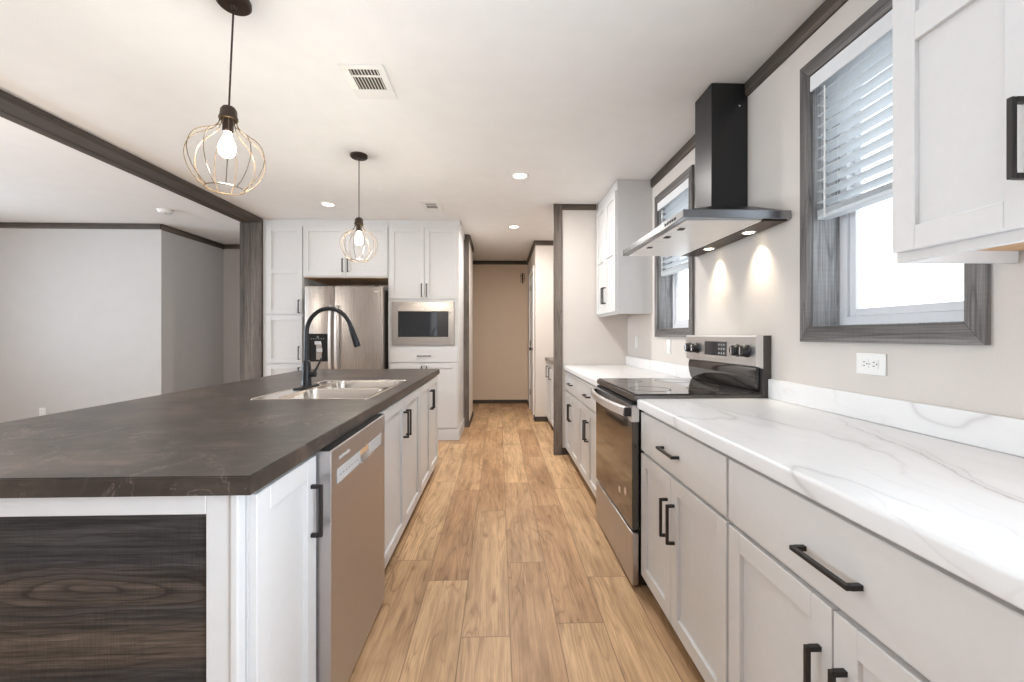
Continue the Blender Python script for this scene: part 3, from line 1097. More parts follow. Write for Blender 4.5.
loft(bm, rings)
obj('handle', bm, MAT['handle_steel'], od, 'wide polished steel bar', smooth=0.7)
for y in (RY0 + 0.010, RY1 - 0.038):
    obj('handle_mount', B(y, y + 0.028, 0.830, 0.872, 0.036, 0.068, MO, 0.003), MAT['appliance_black'], od, 'black handle end')
for y, z, r in ((2.105, 0.432, 0.020), (2.205, 0.405, 0.017)):
    bm = bmesh.new()
    lathe(bm, [(r, 0.0), (r * 0.98, -0.0008)], (0.676 - 0.0342, y, z), 'X', 20, True, True)
    obj('sticker', bm, MAT['sticker'], od, 'small round pale sticker')
obj('vent_slot', B(RY0 + 0.02, RY1 - 0.02, 0.886, 0.897, -0.002, 0.030, MO), MAT['dark_slot'], t)
obj('storage_drawer', B(RY0 + 0.003, RY1 - 0.003, 0.016, 0.268, 0, 0.034, MO, 0.005, 2), MAT['steel_y'], t, 'brushed steel drawer')
for y in (RY0 + 0.05, RY1 - 0.05):
    for x in (0.72, 1.25):
        bm = bmesh.new()
        lathe(bm, [(0.018, 0.0), (0.018, 0.012), (0.01, 0.012), (0.01, 0.028)], (x, y, 0.0), 'Z', 12, True, True)
        obj('levelling_foot', bm, MAT['appliance_black'], t)
# cooktop: dark steel rim with inset glass
obj('cooktop_rim', B(0.649, 1.284, RY0, RY1, 0.905, 0.934, bev=0.004, seg=2), MAT['rim_metal'], t)
ck = obj('cooktop', B(0.660, 1.270, RY0 + 0.006, RY1 - 0.006, 0.9342, 0.940, bev=0.002), MAT['black_glass'], t)
for (x, y, r) in ((0.80, 2.19, 0.105), (0.80, 2.57, 0.085), (1.08, 2.19, 0.08), (1.08, 2.57, 0.105)):
    bm = bmesh.new()
    lathe(bm, [(r, 0.0), (r, 0.0004), (r - 0.004, 0.0004), (r - 0.004, 0.0)], (x, y, 0.9401), 'Z', 40)
    obj('burner_ring', bm, MAT['appliance_grey'], ck, 'thin grey burner outline')
# backguard: black lower vent housing, steel control panel above
bm = bmesh.new()
prism(bm, [(1.285, 0.906), (1.324, 0.906), (1.324, 1.222), (1.285, 1.222)], RY0 + 0.001, RY1 - 0.001, lambda a, b_, c: (a, c, b_))
bg = obj('backguard', bm, MAT['appliance_grey'], t)
bm = bmesh.new()
prism(bm, [(1.276, 0.942), (1.2845, 0.942), (1.2845, 1.068), (1.268, 1.068), (1.258, 1.040), (1.262, 0.990)], RY0 + 0.020, RY1 - 0.006, lambda a, b_, c: (a, c, b_))
bmesh.ops.bevel(bm, geom=bm.edges[:], offset=0.004, segments=2, affect='EDGES')
obj('vent_housing', bm, MAT['black_glass'], bg, 'glossy black curved lower panel', smooth=0.7)
bm = bmesh.new()
prism(bm, [(1.247, 1.072), (1.2845, 1.060), (1.2845, 1.224), (1.254, 1.224), (1.247, 1.215)], RY0, RY1, lambda a, b_, c: (a, c, b_))
obj('control_panel', bm, MAT['steel_light'], bg, 'brushed steel control panel')
MB_ = face_mx(1.247)
obj('display', B(2.255, 2.495, 1.108, 1.188, -0.001, 0.002, MB_), MAT['display'], bg, 'dark glass clock display')
bm = bmesh.new()
for i in range(3):
    for j in range(3):
        y, z = 2.272 + i * 0.026, 1.118 + j * 0.024
        box(bm, y, y + 0.011, z, z + 0.010, 0.002, 0.0024, MB_)
obj('display_marks', bm, MAT['mark_grey'], bg, 'pale keypad marks')
for y in (2.065, 2.145, 2.595, 2.680):
    bm = bmesh.new()
    lathe(bm, [(0.033, 0.0), (0.033, -0.006), (0.029, -0.008), (0.028, -0.030), (0.025, -0.034), (0.0005, -0.034)], (1.247, y, 1.145), 'X', 24, True)
    kb = obj('knob', bm, MAT['appliance_black'], bg, 'black control knob', smooth=0.6)
    bm = bmesh.new()
    box(bm, 1.247 - 0.039, 1.247 - 0.0335, y - 0.004, y + 0.004, 1.126, 1.164, bev=0.001)
    obj('knob_grip', bm, MAT['chrome'], kb, 'chrome pointer')

# ------------------------------------------------------------------ range hood
HY0, HY1 = 1.854, 2.762
t = thing('range_hood', 'black and steel chimney range hood mounted above the range', 'range hood', (XW, (HY0 + HY1) / 2, 1.75))
bm = bmesh.new()
XH = 0.826
loft(bm, [[(XH, HY0, 1.752), (XW - 0.002, HY0, 1.752), (XW - 0.002, HY1, 1.752), (XH, HY1, 1.752)],
          [(XH, HY0, 1.790), (XW - 0.002, HY0, 1.790), (XW - 0.002, HY1, 1.790), (XH, HY1, 1.790)]], cap0=True, cap1=True)
bmesh.ops.bevel(bm, geom=bm.edges[:], offset=0.002, segments=1, affect='EDGES')
obj('canopy_rim', bm, MAT['hood_metal'], t)
bm = bmesh.new()
loft(bm, [[(XH + 0.012, HY0 + 0.012, 1.7905), (XW - 0.002, HY0 + 0.012, 1.7905), (XW - 0.002, HY1 - 0.012, 1.7905), (XH + 0.012, HY1 - 0.012, 1.7905)],
          [(1.122, 2.170, 1.905), (XW - 0.002, 2.170, 1.905), (XW - 0.002, 2.396, 1.905), (1.122, 2.396, 1.905)]])
obj('canopy', bm, MAT['hood_black'], t)
bm = bmesh.new()
box(bm, 1.130, XW - 0.001, 2.189, 2.377, 1.9055, ZC - 0.002, bev=0.002)
ch = obj('chimney', bm, MAT['hood_black'], t)
bm = bmesh.new()
lathe(bm, [(0.005, 0.0), (0.005, -0.003), (0.0005, -0.004)], (1.28, 2.189, 2.445), 'Y', 12, True)
obj('screw', bm, MAT['chrome'], ch, 'bright screw head')
# underside: two steel filters with latches, dark lamp strip by the wall
for a, b_ in ((HY0 + 0.03, 2.306), (2.310, HY1 - 0.03)):
    fl = obj('grease_filter', B(XH + 0.03, 1.205, a, b_, 1.7465, 1.7518, bev=0.001), MAT['filter'], t, 'pale brushed steel filter')
    for y in ((2.03, 2.20) if a < 2.2 else (2.46,)):
        bm = bmesh.new()
        box(bm, XH + 0.055, XH + 0.085, y - 0.016, y + 0.016, 1.7415, 1.7463, bev=0.002)
        obj('latch', bm, MAT['black'], fl, 'dark latch')
bm = bmesh.new()
box(bm, 1.212, 1.318, HY0 + 0.02, HY1 - 0.02, 1.7462, 1.7518, bev=0.001)
st = obj('lamp_strip', bm, MAT['bronze'], t)
for y in (2.075, 2.475):
    bm = bmesh.new()
    lathe(bm, [(0.036, 0.0), (0.036, -0.004), (0.028, -0.005)], (1.262, y, 1.7461), 'Z', 24, True)
    obj('lamp_ring', bm, MAT['chrome'], st)
    bm = bmesh.new()
    lathe(bm, [(0.027, 0.0), (0.020, -0.003), (0.0005, -0.004)], (1.262, y, 1.7412), 'Z', 24, True)
    obj('hood_lamp', bm, MAT['hood_lens'], st, 'lit warm lamp')
bm = bmesh.new()
for i in range(5):
    y = 1.93 + i * 0.028
    box(bm, XH - 0.0012, XH + 0.001, y, y + 0.016, 1.764, 1.776)
obj('control_buttons', bm, MAT['dark_slot'], t, 'row of small dark buttons')
for y in (2.075, 2.475):
    d = bpy.data.lights.new('hood_lamp_light', 'SPOT')
    d.energy = 10
    d.color = (1.0, 0.87, 0.66)
    d.spot_size = math.radians(84)
    d.spot_blend = 1.0
    d.shadow_soft_size = 0.02
    o = bpy.data.objects.new('hood_lamp_light', d)
    o.location = (1.262, y, 1.733)
    o.rotation_euler = (0, math.radians(-11), 0)
    COL.objects.link(o)


# ------------------------------------------------------------------ wall cabinets on the window wall
def wall_cabinet(y0, y1, doors, label, z0=1.408, fillers=True):
    xf = 1.020
    M = face_mx(xf)
    t = thing('wall_cabinet', label, 'cabinet', ((xf + XW) / 2, (y0 + y1) / 2, z0), 'white wall cabinets beside the windows')
    bm = bmesh.new()
    # face frame rail hangs below the recessed floor of the cabinet
    box(bm, xf, xf + 0.019, y0, y1, z0, ZC - 0.003)
    box(bm, xf + 0.019, XW - 0.002, y1 - 0.015, y1, z0, ZC - 0.003)
    box(bm, xf + 0.019, XW - 0.002, y0, y0 + 0.015, z0, ZC - 0.003)
    box(bm, xf + 0.019, XW - 0.002, y0 + 0.015, y1 - 0.015, 2.40, ZC - 0.003)
    obj('body', bm, MAT['cabinet'], t)
    obj('underside', B(xf + 0.020, XW - 0.003, y0 + 0.016, y1 - 0.016, z0 + 0.030, z0 + 0.042), MAT['raw_wood'], t, 'bare wood underside')
    zt = 2.478
    for a, b_, hu in doors:
        add_door(t, a, b_, z0 + 0.024, zt, M, (hu, 1.597), openings=[(z0 + 0.024 + 0.057, 1.934), (2.001, zt - 0.057)])
    return t


wall_cabinet(0.436, 1.041, [(0.446, 0.738, 0.711), (0.742, 1.035, 0.764)],
             'white wall cabinet close to the viewer at the top right, beside the large window')
wall_cabinet(3.574, 4.272, [(3.580, 3.920, 3.893), (3.924, 4.262, 3.951)],
             'white wall cabinet in the far corner, beyond the hood and second window')

# ------------------------------------------------------------------ outlets and switches
def plate_x(name, y, z, wy, wz, label, cat, kind):
    """wall plate on the window wall"""
    M = face_mx(XW - 0.0005)
    t = thing(name, label, cat, (XW, y, z))
    obj('plate', B(y - wy / 2, y + wy / 2, z - wz / 2, z + wz / 2, 0, 0.006, M, 0.0025, 2), MAT['plastic'], t, smooth=0.6)
    if kind == 'outlet':
        for s in (-1, 1):
            c = y + s * 0.0195
            rc = obj('receptacle', B(c - 0.015, c + 0.015, z - 0.016, z + 0.016, 0.006, 0.0085, M, 0.001), MAT['plastic'], t)
            bm = bmesh.new()
            for dz in (-0.0065, 0.0065):
                box(bm, c - 0.002, c + 0.007, z + dz - 0.0012, z + dz + 0.0012, 0.0085, 0.0088, M)
            lathe(bm, [(0.0026, 0.0), (0.0026, -0.0003)], (XW - 0.0005 - 0.0085, c - 0.009, z), 'X', 10, True, True)
            obj('slots', bm, MAT['dark_slot'], rc, 'dark plug slots')
        obj('screw', B(y - 0.002, y + 0.002, z - 0.002, z + 0.002, 0.006, 0.0075, M), MAT['mark_grey'], t)
    else:
        obj('rocker', B(y - 0.016, y + 0.016, z - 0.033, z + 0.033, 0.006, 0.0105, M, 0.0015), MAT['plastic'], t)
        for dz in (-0.046, 0.046):
            obj('screw', B(y - 0.002, y + 0.002, z + dz - 0.002, z + dz + 0.002, 0.006, 0.0068, M), MAT['mark_grey'], t)
    return t


plate_x('wall_outlet', 1.448, 1.121, 0.118, 0.076, 'white double outlet plate mounted sideways under the large window', 'outlet', 'outlet')
plate_x('wall_switch', 3.98, 1.16, 0.074, 0.116, 'white switch plate in the far corner, under the far wall cabinet', 'switch', 'switch')
plate_x('wall_switch', 3.22, 1.135, 0.074, 0.110, 'white switch plate under the farther window, left of the range controls', 'switch', 'switch')
ML = face_my(5.1795)
t = thing('wall_outlet', 'white outlet plate low on the pale living room wall', 'outlet', (-5.45, 5.18, 0.30))
obj('plate', B(-5.487, -5.413, 0.242, 0.358, 0, 0.006, ML, 0.0025, 2), MAT['plastic'], t, smooth=0.6)
for z in (0.279, 0.321):
    rc = obj('receptacle', B(-5.466, -5.434, z - 0.015, z + 0.015, 0.006, 0.0085, ML, 0.001), MAT['plastic'], t)
    bm = bmesh.new()
    for dx in (-0.0065, 0.0065):
        box(bm, -5.45 + dx - 0.0012, -5.45 + dx + 0.0012, z - 0.002, z + 0.007, 0.0085, 0.0088, ML)
    obj('slots', bm, MAT['dark_slot'], rc, 'dark plug slots')

# ------------------------------------------------------------------ island
XI = -0.576          # carcass front; door faces stand 19 mm proud
MI = face_px(XI)
IY0, IY1 = 0.957, 3.862
XB = -1.45
# surround: framed end panel with a wood inset, far end panel and back
t = thing('island_surround', 'white framed island end panel with dark weathered wood inset', 'panel', ((XI + XB) / 2, IY0, 0))
ME = face_my(IY0 + 0.020)
bm = bmesh.new()
box(bm, XB, XI - 0.004, 0.0, 0.871, 0, 0.012, ME)                       # backing board
box(bm, -0.652, -0.598, 0.0, 0.871, 0.012, 0.024, ME, 0.0015)          # right stile
box(bm, XB, XB + 0.054, 0.0, 0.871, 0.012, 0.024, ME, 0.0015)
box(bm, XB + 0.054, -0.652, 0.824, 0.871, 0.012, 0.024, ME, 0.0015)    # top rail
box(bm, XB + 0.054, -0.652, 0.0, 0.10, 0.012, 0.024, ME, 0.0015)
box(bm, -0.597, -0.578, 0.0, 0.871, 0.0, 0.030, ME, 0.004, 2)           # corner bead
obj('end_frame', bm, MAT['cabinet'], t)
obj('wood_inset', B(XB + 0.056, -0.654, 0.102, 0.822, 0.0122, 0.0165, ME), MAT['inset'], t, 'dark weathered wood panel')
obj('back_panel', B(XB, XB + 0.018, IY0 + 0.021, IY1, 0, 0.871), MAT['cabinet'], t)
obj('far_panel', B(XB + 0.019, -1.20, IY1 - 0.018, IY1, 0, 0.871), MAT['cabinet'], t)


def island_cab(y0, y1, label, doors, name='base_cabinet'):
    t = thing(name, label, 'cabinet', ((XI - 0.3), (y0 + y1) / 2, 0), 'white island base cabinets')
    obj('body', B(XI - 0.60, XI, y0, y1, 0.075, 0.870), MAT['cabinet'], t)
    obj('toe_kick', B(XI - 0.07, XI - 0.05, y0, y1, 0, 0.0745), MAT['toe'], t)
    for a, b_, hu in doors:
        add_door(t, a, b_, 0.078, 0.857, MI, (hu, 0.701))
    return t


island_cab(0.979, 1.300, 'narrow white island cabinet with one door, nearest the viewer beside the dishwasher', [(0.983, 1.296, 1.262)])
t = island_cab(1.940, 2.990, 'white two-door island cabinet under the sink', [(1.995, 2.497, 2.466), (2.501, 2.985, 2.534)], 'sink_base_cabinet')
island_cab(2.994, 3.860, 'white two-door island cabinet at the far end, nearest the refrigerator', [(2.999, 3.428, 3.397), (3.432, 3.855, 3.464)])
# sink cabinet body must leave room for the bowls: rebuild it as an open box
for ch_ in list(t.children):
    if ch_.name.startswith('body'):
        bpy.data.objects.remove(ch_, do_unlink=True)
bm = bmesh.new()
box(bm, XI - 0.60, XI, 1.940, 1.956, 0.075, 0.870)
box(bm, XI - 0.60, XI, 2.974, 2.990, 0.075, 0.870)
box(bm, XI - 0.60, XI - 0.585, 1.956, 2.974, 0.075, 0.870)
box(bm, XI - 0.018, XI, 1.956, 2.974, 0.075, 0.870)
box(bm, XI - 0.585, XI - 0.018, 1.956, 2.974, 0.075, 0.092)
obj('body', bm, MAT['cabinet'], t)

# dishwasher
DW0, DW1 = 1.306, 1.930
t = thing('dishwasher', 'stainless dishwasher built into the island side', 'dishwasher', (XI - 0.25, (DW0 + DW1) / 2, 0))
obj('tub', B(XI - 0.56, XI - 0.002, DW0 + 0.004, DW1 - 0.004, 0.07, 0.852), MAT['appliance_black'], t)
obj('toe_panel', B(XI - 0.055, XI - 0.04, DW0 + 0.004, DW1 - 0.004, 0.0, 0.069), MAT['appliance_black'], t)
bm = bmesh.new()
MD = face_px(XI)
# door with an opening for the pocket handle
pY0, pY1, pZ0, pZ1 = 1.560, 1.690, 0.752, 0.790
box(bm, DW0 + 0.002, DW1 - 0.016, 0.035, 0.866, 0.0, 0.060, MD, 0.003, 2)
dd = obj('door', bm, MAT['steel_y'], t, 'brushed steel door')
obj('console_top', B(XI + 0.001, XI + 0.056, DW0 + 0.004, DW1 - 0.018, 0.8662, 0.869), MAT['dark_slot'], dd, 'black top edge of the door')
ms = face_px(XI + 0.060)
bm = bmesh.new()
# pale control strip with a bright scooped pocket in its middle
box(bm, 1.352, 1.572, 0.748, 0.795, 0.0, 0.0022, ms, 0.0008)
box(bm, 1.676, 1.850, 0.748, 0.795, 0.0, 0.0022, ms, 0.0008)
obj('control_strip', bm, MAT['mark_grey'], dd, 'pale silver control strip')
bm = bmesh.new()
prism(bm, [(0.748, 0.0), (0.795, 0.0), (0.795, 0.002), (0.775, 0.0006), (0.755, 0.006), (0.748, 0.0075)], 1.574, 1.674, lambda a, b_, c: (XI + 0.060 + b_, c, a))
obj('pocket_handle', bm, MAT['chrome'], dd, 'bright pocket pull')
bm = bmesh.new()
for i in range(8):
    y = 1.372 + i * 0.0125
    hgt = (0.011, 0.007, 0.011, 0.007, 0.009, 0.007, 0.011, 0.007)[i]
    box(bm, y, y + 0.0085, 0.822, 0.822 + hgt, 0.0, 0.0012, ms)
obj('name_mark', bm, MAT['mark_grey'], dd, 'small pale maker name')
bm = bmesh.new()
for i in range(7):
    y = 1.372 + i * 0.026
    box(bm, y, y + 0.012, 0.770, 0.7725, 0.0022, 0.0026, ms)
obj('control_marks', bm, MAT['appliance_grey'], dd)

# island worktop with a cut-out for the sink
SX0, SX1, SY0, SY1 = -1.192, -0.625, 2.030, 2.880
t = None
bm = bmesh.new()
CX0, CX1, CY0, CY1, CZ0, CZ1 = -1.760, -0.546, 0.937, 3.885, 0.8715, 0.914
hx0, hx1, hy0, hy1 = SX0 + 0.02, SX1 - 0.02, SY0 + 0.02, SY1 - 0.02


def ring4(x0, x1, y0, y1, z):
    return [bm.verts.new(p) for p in ((x0, y0, z), (x1, y0, z), (x1, y1, z), (x0, y1, z))]


ot, it_, ob, ib = ring4(CX0, CX1, CY0, CY1, CZ1), ring4(hx0, hx1, hy0, hy1, CZ1), ring4(CX0, CX1, CY0, CY1, CZ0), ring4(hx0, hx1, hy0, hy1, CZ0)
for i in range(4):
    j = (i + 1) % 4
    bm.faces.new((ot[i], ot[j], it_[j], it_[i]))
    bm.faces.new((ob[i], ib[i], ib[j], ob[j]))
    bm.faces.new((ot[i], ob[i], ob[j], ot[j]))
    bm.faces.new((it_[i], it_[j], ib[j], ib[i]))
es = [e for e in bm.edges if all(abs(v.co.z - CZ1) < 1e-6 for v in e.verts) and e.verts[0] in ot and e.verts[1] in ot]
bmesh.ops.bevel(bm, geom=es, offset=0.0025, segments=2, affect='EDGES')
ct = obj('island_countertop', bm, MAT['slate'])
tag(ct, 'large dark brown slate-look island worktop holding the sink', 'countertop')

# sink: raised rim, faucet deck, two bowls
t = thing('kitchen_sink', 'stainless double-bowl sink set into the dark island worktop', 'sink', ((SX0 + SX1) / 2, (SY0 + SY1) / 2, 0.914))
bowls = ((-1.085, -0.655, 2.064, 2.440), (-1.085, -0.655, 2.476, 2.848))
bm = bmesh.new()
zr = 0.9165
# deck plate built on a grid that skips the bowl mouths
xs = [SX0, -1.085, -0.655, SX1]
yy = [SY0, 2.064, 2.440, 2.476, 2.848, SY1]
for i in range(3):
    for j in range(5):
        if i == 1 and j in (1, 3):
            continue
        box(bm, xs[i], xs[i + 1], yy[j], yy[j + 1], 0.9142, zr)
bmesh.ops.remove_doubles(bm, verts=bm.verts[:], dist=1e-5)
# rolled outer lip
loop = rect_pts(SX0 + 0.004, SX1 - 0.004, SY0 + 0.004, SY1 - 0.004, 0.02, 5)
tube(bm, [(p[0], p[1], 0.9165) for p in loop], 0.003, 6, closed=True)
obj('rim', bm, MAT['sink'], t)
for (x0, x1, y0, y1) in bowls:
    bm = bmesh.new()
    rings = []
    for ins, z, rad in ((0.0, zr, 0.05), (0.003, zr - 0.006, 0.05), (0.010, 0.80, 0.055), (0.018, 0.748, 0.06), (0.040, 0.735, 0.06), (0.12, 0.732, 0.04)):
        rings.append([(p[0], p[1], z) for p in rect_pts(x0 + ins, x1 - ins, y0 + ins, y1 - ins, rad, 6)])
    # square lip so that the rounded mouth meets the rim
    bmm = rings
    loft(bm, bmm, cap0=False, cap1=True)
    # corner webs between rounded mouth and square cut-out
    for sx, sy, k0 in ((x1, y1, 0), (x0, y1, 7), (x0, y0, 14), (x1, y0, 21)):
        c = bm.verts.new((sx, sy, zr))
        m_ = [v for v in bm.verts if abs(v.co.z - zr) < 1e-6 and abs(v.co.x - sx) < 0.0501 and abs(v.co.y - sy) < 0.0501 and v is not c]
        cxr = sx - 0.05 if sx == x1 else sx + 0.05
        cyr = sy - 0.05 if sy == y1 else sy + 0.05
        m_.sort(key=lambda v: math.atan2(abs(v.co.y - cyr), abs(v.co.x - cxr)))
        for a_, b2 in zip(m_, m_[1:]):
            bm.faces.new((c, a_, b2))
    bw = obj('bowl', bm, MAT['sink'], t, smooth=0.9)
    bm = bmesh.new()
    lathe(bm, [(0.045, 0.0), (0.043, 0.003), (0.034, 0.002), (0.030, -0.002), (0.0005, -0.002)], ((x0 + x1) / 2, (y0 + y1) / 2, 0.7325), 'Z', 24, True)
    obj('drain', bm, MAT['chrome'], bw)

# faucet
FX, FY, FZ = -1.140, 2.520, 0.9168
t = thing('kitchen_faucet', 'matte black gooseneck pull-down faucet standing at the sink', 'faucet', (FX, FY, FZ))
bm = bmesh.new()
pl = rect_pts(FX - 0.030, FX + 0.030, FY - 0.13, FY + 0.13, 0.029, 8)
loft(bm, [[(p[0], p[1], FZ) for p in pl], [(p[0], p[1], FZ + 0.005) for p in pl],
          [(FX + (p[0] - FX) * 0.86, FY + (p[1] - FY) * 0.97, FZ + 0.008) for p in pl]])
obj('deck_plate', bm, MAT['matte_black'], t, smooth=0.6)
bm = bmesh.new()
lathe(bm, [(0.031, 0.008), (0.028, 0.014), (0.0265, 0.05), (0.0255, 0.120), (0.0215, 0.150), (0.0150, 0.158)], (FX, FY, FZ), 'Z', 24, True, True)
bdy = obj('faucet_body', bm, MAT['matte_black'], t, smooth=0.6)
bm = bmesh.new()
pts = [(FX, FY, FZ + 0.150), (FX, FY, FZ + 0.22), (FX, FY, FZ + 0.30)]
R_ = 0.132
cx = FX + R_
for k in range(1, 21):
    a = PI - math.radians(163) * k / 20
    pts.append((cx + R_ * math.cos(a), FY, FZ + 0.318 + R_ * 1.12 * math.sin(a)))
tube(bm, pts, 0.0128, 14)
obj('spout', bm, MAT['matte_black'], t, smooth=0.8)
end = Vector(pts[-1])
dirv = (Vector(pts[-1]) - Vector(pts[-2])).normalized()
bm = bmesh.new()
tube(bm, [end, end + dirv * 0.02, end + dirv * 0.05, end + dirv * 0.125, end + dirv * 0.130], [0.0135, 0.0165, 0.0175, 0.0195, 0.017], 16)
obj('spray_head', bm, MAT['matte_black'], t, smooth=0.7)
bm = bmesh.new()
tube(bm, [(FX + 0.018, FY, FZ + 0.075), (FX + 0.056, FY, FZ + 0.075)], [0.0165, 0.0150], 14)
hb = obj('lever_hub', bm, MAT['matte_black'], t, smooth=0.7)
bm = bmesh.new()
tube(bm, [(FX + 0.045, FY, FZ + 0.085), (FX + 0.062, FY + 0.004, FZ + 0.120), (FX + 0.085, FY + 0.008, FZ + 0.172)], [0.0075, 0.0062, 0.0055], 10)
obj('lever', bm, MAT['matte_black'], hb, smooth=0.7)

# ------------------------------------------------------------------ pantry wall
YP = 4.905
MP = face_my(YP)
YK = 5.585           # back of the tall units
ZP = 2.478           # top of the doors


def head_rail_bm(x0, x1):
    return B(x0, x1, YP, YP + 0.02, ZP + 0.006, ZC - 0.002)


# tall pantry
t = thing('pantry_cabinet', 'tall white pantry cabinet left of the refrigerator', 'cabinet', (-2.49, YP, 0))
bm = bmesh.new()
box(bm, -2.711, -2.253, YP, YK, 0.10, ZC - 0.002)
obj('body', bm, MAT['cabinet'], t)
obj('plinth', B(-2.711, -2.253, YP + 0.01, YP + 0.03, 0, 0.0995), MAT['cabinet'], t)
add_door(t, -2.664, -2.262, 1.470, ZP, MP, (-2.292, 1.555), openings=[(1.527, 1.930), (1.988, ZP - 0.057)])
add_door(t, -2.664, -2.262, 0.906, 1.452, MP, (-2.292, 1.02))
add_door(t, -2.664, -2.262, 0.105, 0.890, MP, (-2.292, 0.78))

# cabinet above the refrigerator
t = thing('overhead_cabinet', 'white two-door cabinet above the refrigerator', 'cabinet', (-1.77, YP, 1.90))
obj('body', B(-2.252, -1.284, YP, YK, 1.895, ZC - 0.002), MAT['cabinet'], t)
obj('underside', B(-2.251, -1.285, YP + 0.002, YK, 1.888, 1.8945), MAT['raw_wood'], t, 'bare wood underside')
add_door(t, -2.246, -1.769, 1.905, ZP, MP, (-1.797, 2.03))
add_door(t, -1.765, -1.289, 1.905, ZP, MP, (-1.737, 2.03))

# tall oven-tower cabinet with microwave niche
t = thing('microwave_cabinet', 'tall white cabinet housing the built-in microwave', 'cabinet', (-0.87, YP, 0))
bm = bmesh.new()
X0, X1 = -1.283, -0.468
box(bm, X0, X0 + 0.018, YP, YK, 0.0, ZC - 0.002)
box(bm, X1 - 0.018, X1, YP, YK, 0.0, ZC - 0.002)
box(bm, X0 + 0.018, X1 - 0.018, YP, YK, 1.628, ZC - 0.002)
box(bm, X0 + 0.018, X1 - 0.018, YP, YK, 0.10, 1.088)
box(bm, X0 + 0.018, X1 - 0.018, YK - 0.012, YK, 1.088, 1.628)
box(bm, X0 + 0.018, -1.228, YP, YP + 0.02, 1.088, 1.628)
box(bm, -0.528, X1 - 0.018, YP, YP + 0.02, 1.088, 1.628)
box(bm, -1.228, -0.528, YP, YP + 0.02, 1.088, 1.118)
box(bm, -1.228, -0.528, YP, YP + 0.02, 1.600, 1.628)
box(bm, X1, X1 + 0.014, YP - 0.012, YK - 0.01, 2.490, ZC - 0.002)
obj('body', bm, MAT['cabinet'], t)
obj('plinth', B(X0 + 0.018, X1 + 0.004, YP - 0.012, YP - 0.001, 0.0, 0.128, bev=0.003), MAT['cabinet'], t)
bm = bmesh.new()
box(bm, X1 + 0.0005, X1 + 0.012, YP - 0.001, YK - 0.01, 0.0, 0.128, bev=0.003)
obj('side_skirting', bm, MAT['cabinet'], t)
add_door(t, -1.268, -0.866, 1.648, ZP, MP, (-0.893, 1.745))
add_door(t, -0.862, -0.484, 1.648, ZP, MP, (-0.835, 1.745))
add_drawer(t, -1.268, -0.484, 0.912, 1.078, MP, (-0.868, 0.985))
add_door(t, -1.268, -0.866, 0.150, 0.898, MP, (-0.893, 0.79))
add_door(t, -0.862, -0.484, 0.150, 0.898, MP, (-0.835, 0.79))

# microwave
t = thing('microwave', 'built-in stainless framed microwave with dark glass door', 'microwave', (-0.878, YP, 1.10))
bm = bmesh.new()
mx0, mx1, mz0, mz1 = -1.238, -0.516, 1.106, 1.612
gx0, gx1, gz0, gz1 = -1.166, -0.586, 1.206, 1.502
for a, b_, c, d in ((mx0, gx0, mz0, mz1), (gx1, mx1, mz0, mz1), (gx0, gx1, mz0, gz0), (gx0, gx1, gz1, mz1)):
    box(bm, a, b_, c, d, 0.001, 0.022, MP, 0.002)
obj('trim_frame', bm, MAT['steel_x'], t, 'brushed steel surround')
obj('casing', B(gx0 - 0.03, gx1 + 0.03, YP + 0.002, YP + 0.40, 1.18, 1.53), MAT['appliance_black'], t)
obj('door_glass', B(gx0 + 0.003, gx1 - 0.003, gz0 + 0.003, gz1 - 0.003, 0.002, 0.012, MP, 0.002), MAT['oven_window'], t, 'dark reflective glass')
obj('control_column', B(gx1 - 0.13, gx1 - 0.006, gz0 + 0.006, gz1 - 0.006, 0.0122, 0.0135, MP), MAT['appliance_black'], t)

# refrigerator
YF = 4.775
MF = face_my(YF)
t = thing('refrigerator', 'stainless french-door refrigerator with black water dispenser', 'refrigerator', (-1.745, YF, 0))
fx0, fx1 = -2.180, -1.308
obj('case', B(fx0 + 0.006, fx1 - 0.006, YF + 0.062, YK - 0.01, 0.02, 1.750), MAT['appliance_grey'], t, 'dark grey case')


def fr_door(x0, x1, z0, z1, nm):
    bm = bmesh.new()
    # slightly crowned front
    n = 14
    p = [(x0 + (x1 - x0) * k / n, 0.010 * (1 - (2 * k / n - 1) ** 2)) for k in range(n + 1)]
    poly = [(x0, -0.060)] + p + [(x1, -0.060)]
    A = [bm.verts.new((q[0], YF - q[1], z0)) for q in poly]
    C = [bm.verts.new((q[0], YF - q[1], z1)) for q in poly]
    m_ = len(poly)
    bm.faces.new(A)
    bm.faces.new(C)
    for i in range(m_):
        j = (i + 1) % m_
        bm.faces.new((A[i], A[j], C[j], C[i]))
    return obj(nm, bm, MAT['steel_z'], t, smooth=0.5)


def long_handle(x, z0, z1, parent):
    bm = bmesh.new()
    rings = []
    for k in range(17):
        q = k / 16
        z = z0 + (z1 - z0) * q
        w = 0.022 + 0.036 * math.sin(PI * q) ** 0.35
        y = YF - 0.008 - w
        rings.append([(x - 0.015, y + 0.008, z), (x - 0.012, y - 0.006, z), (x + 0.012, y - 0.006, z), (x + 0.015, y + 0.008, z)])
    loft(bm, rings)
    for z in (z0 + 0.004, z1 - 0.022):
        box(bm, x - 0.012, x + 0.012, YF - 0.030, YF - 0.006, z, z + 0.018)
    return obj('handle', bm, MAT['handle_steel'], parent, 'bright vertical bar handle', smooth=0.8)


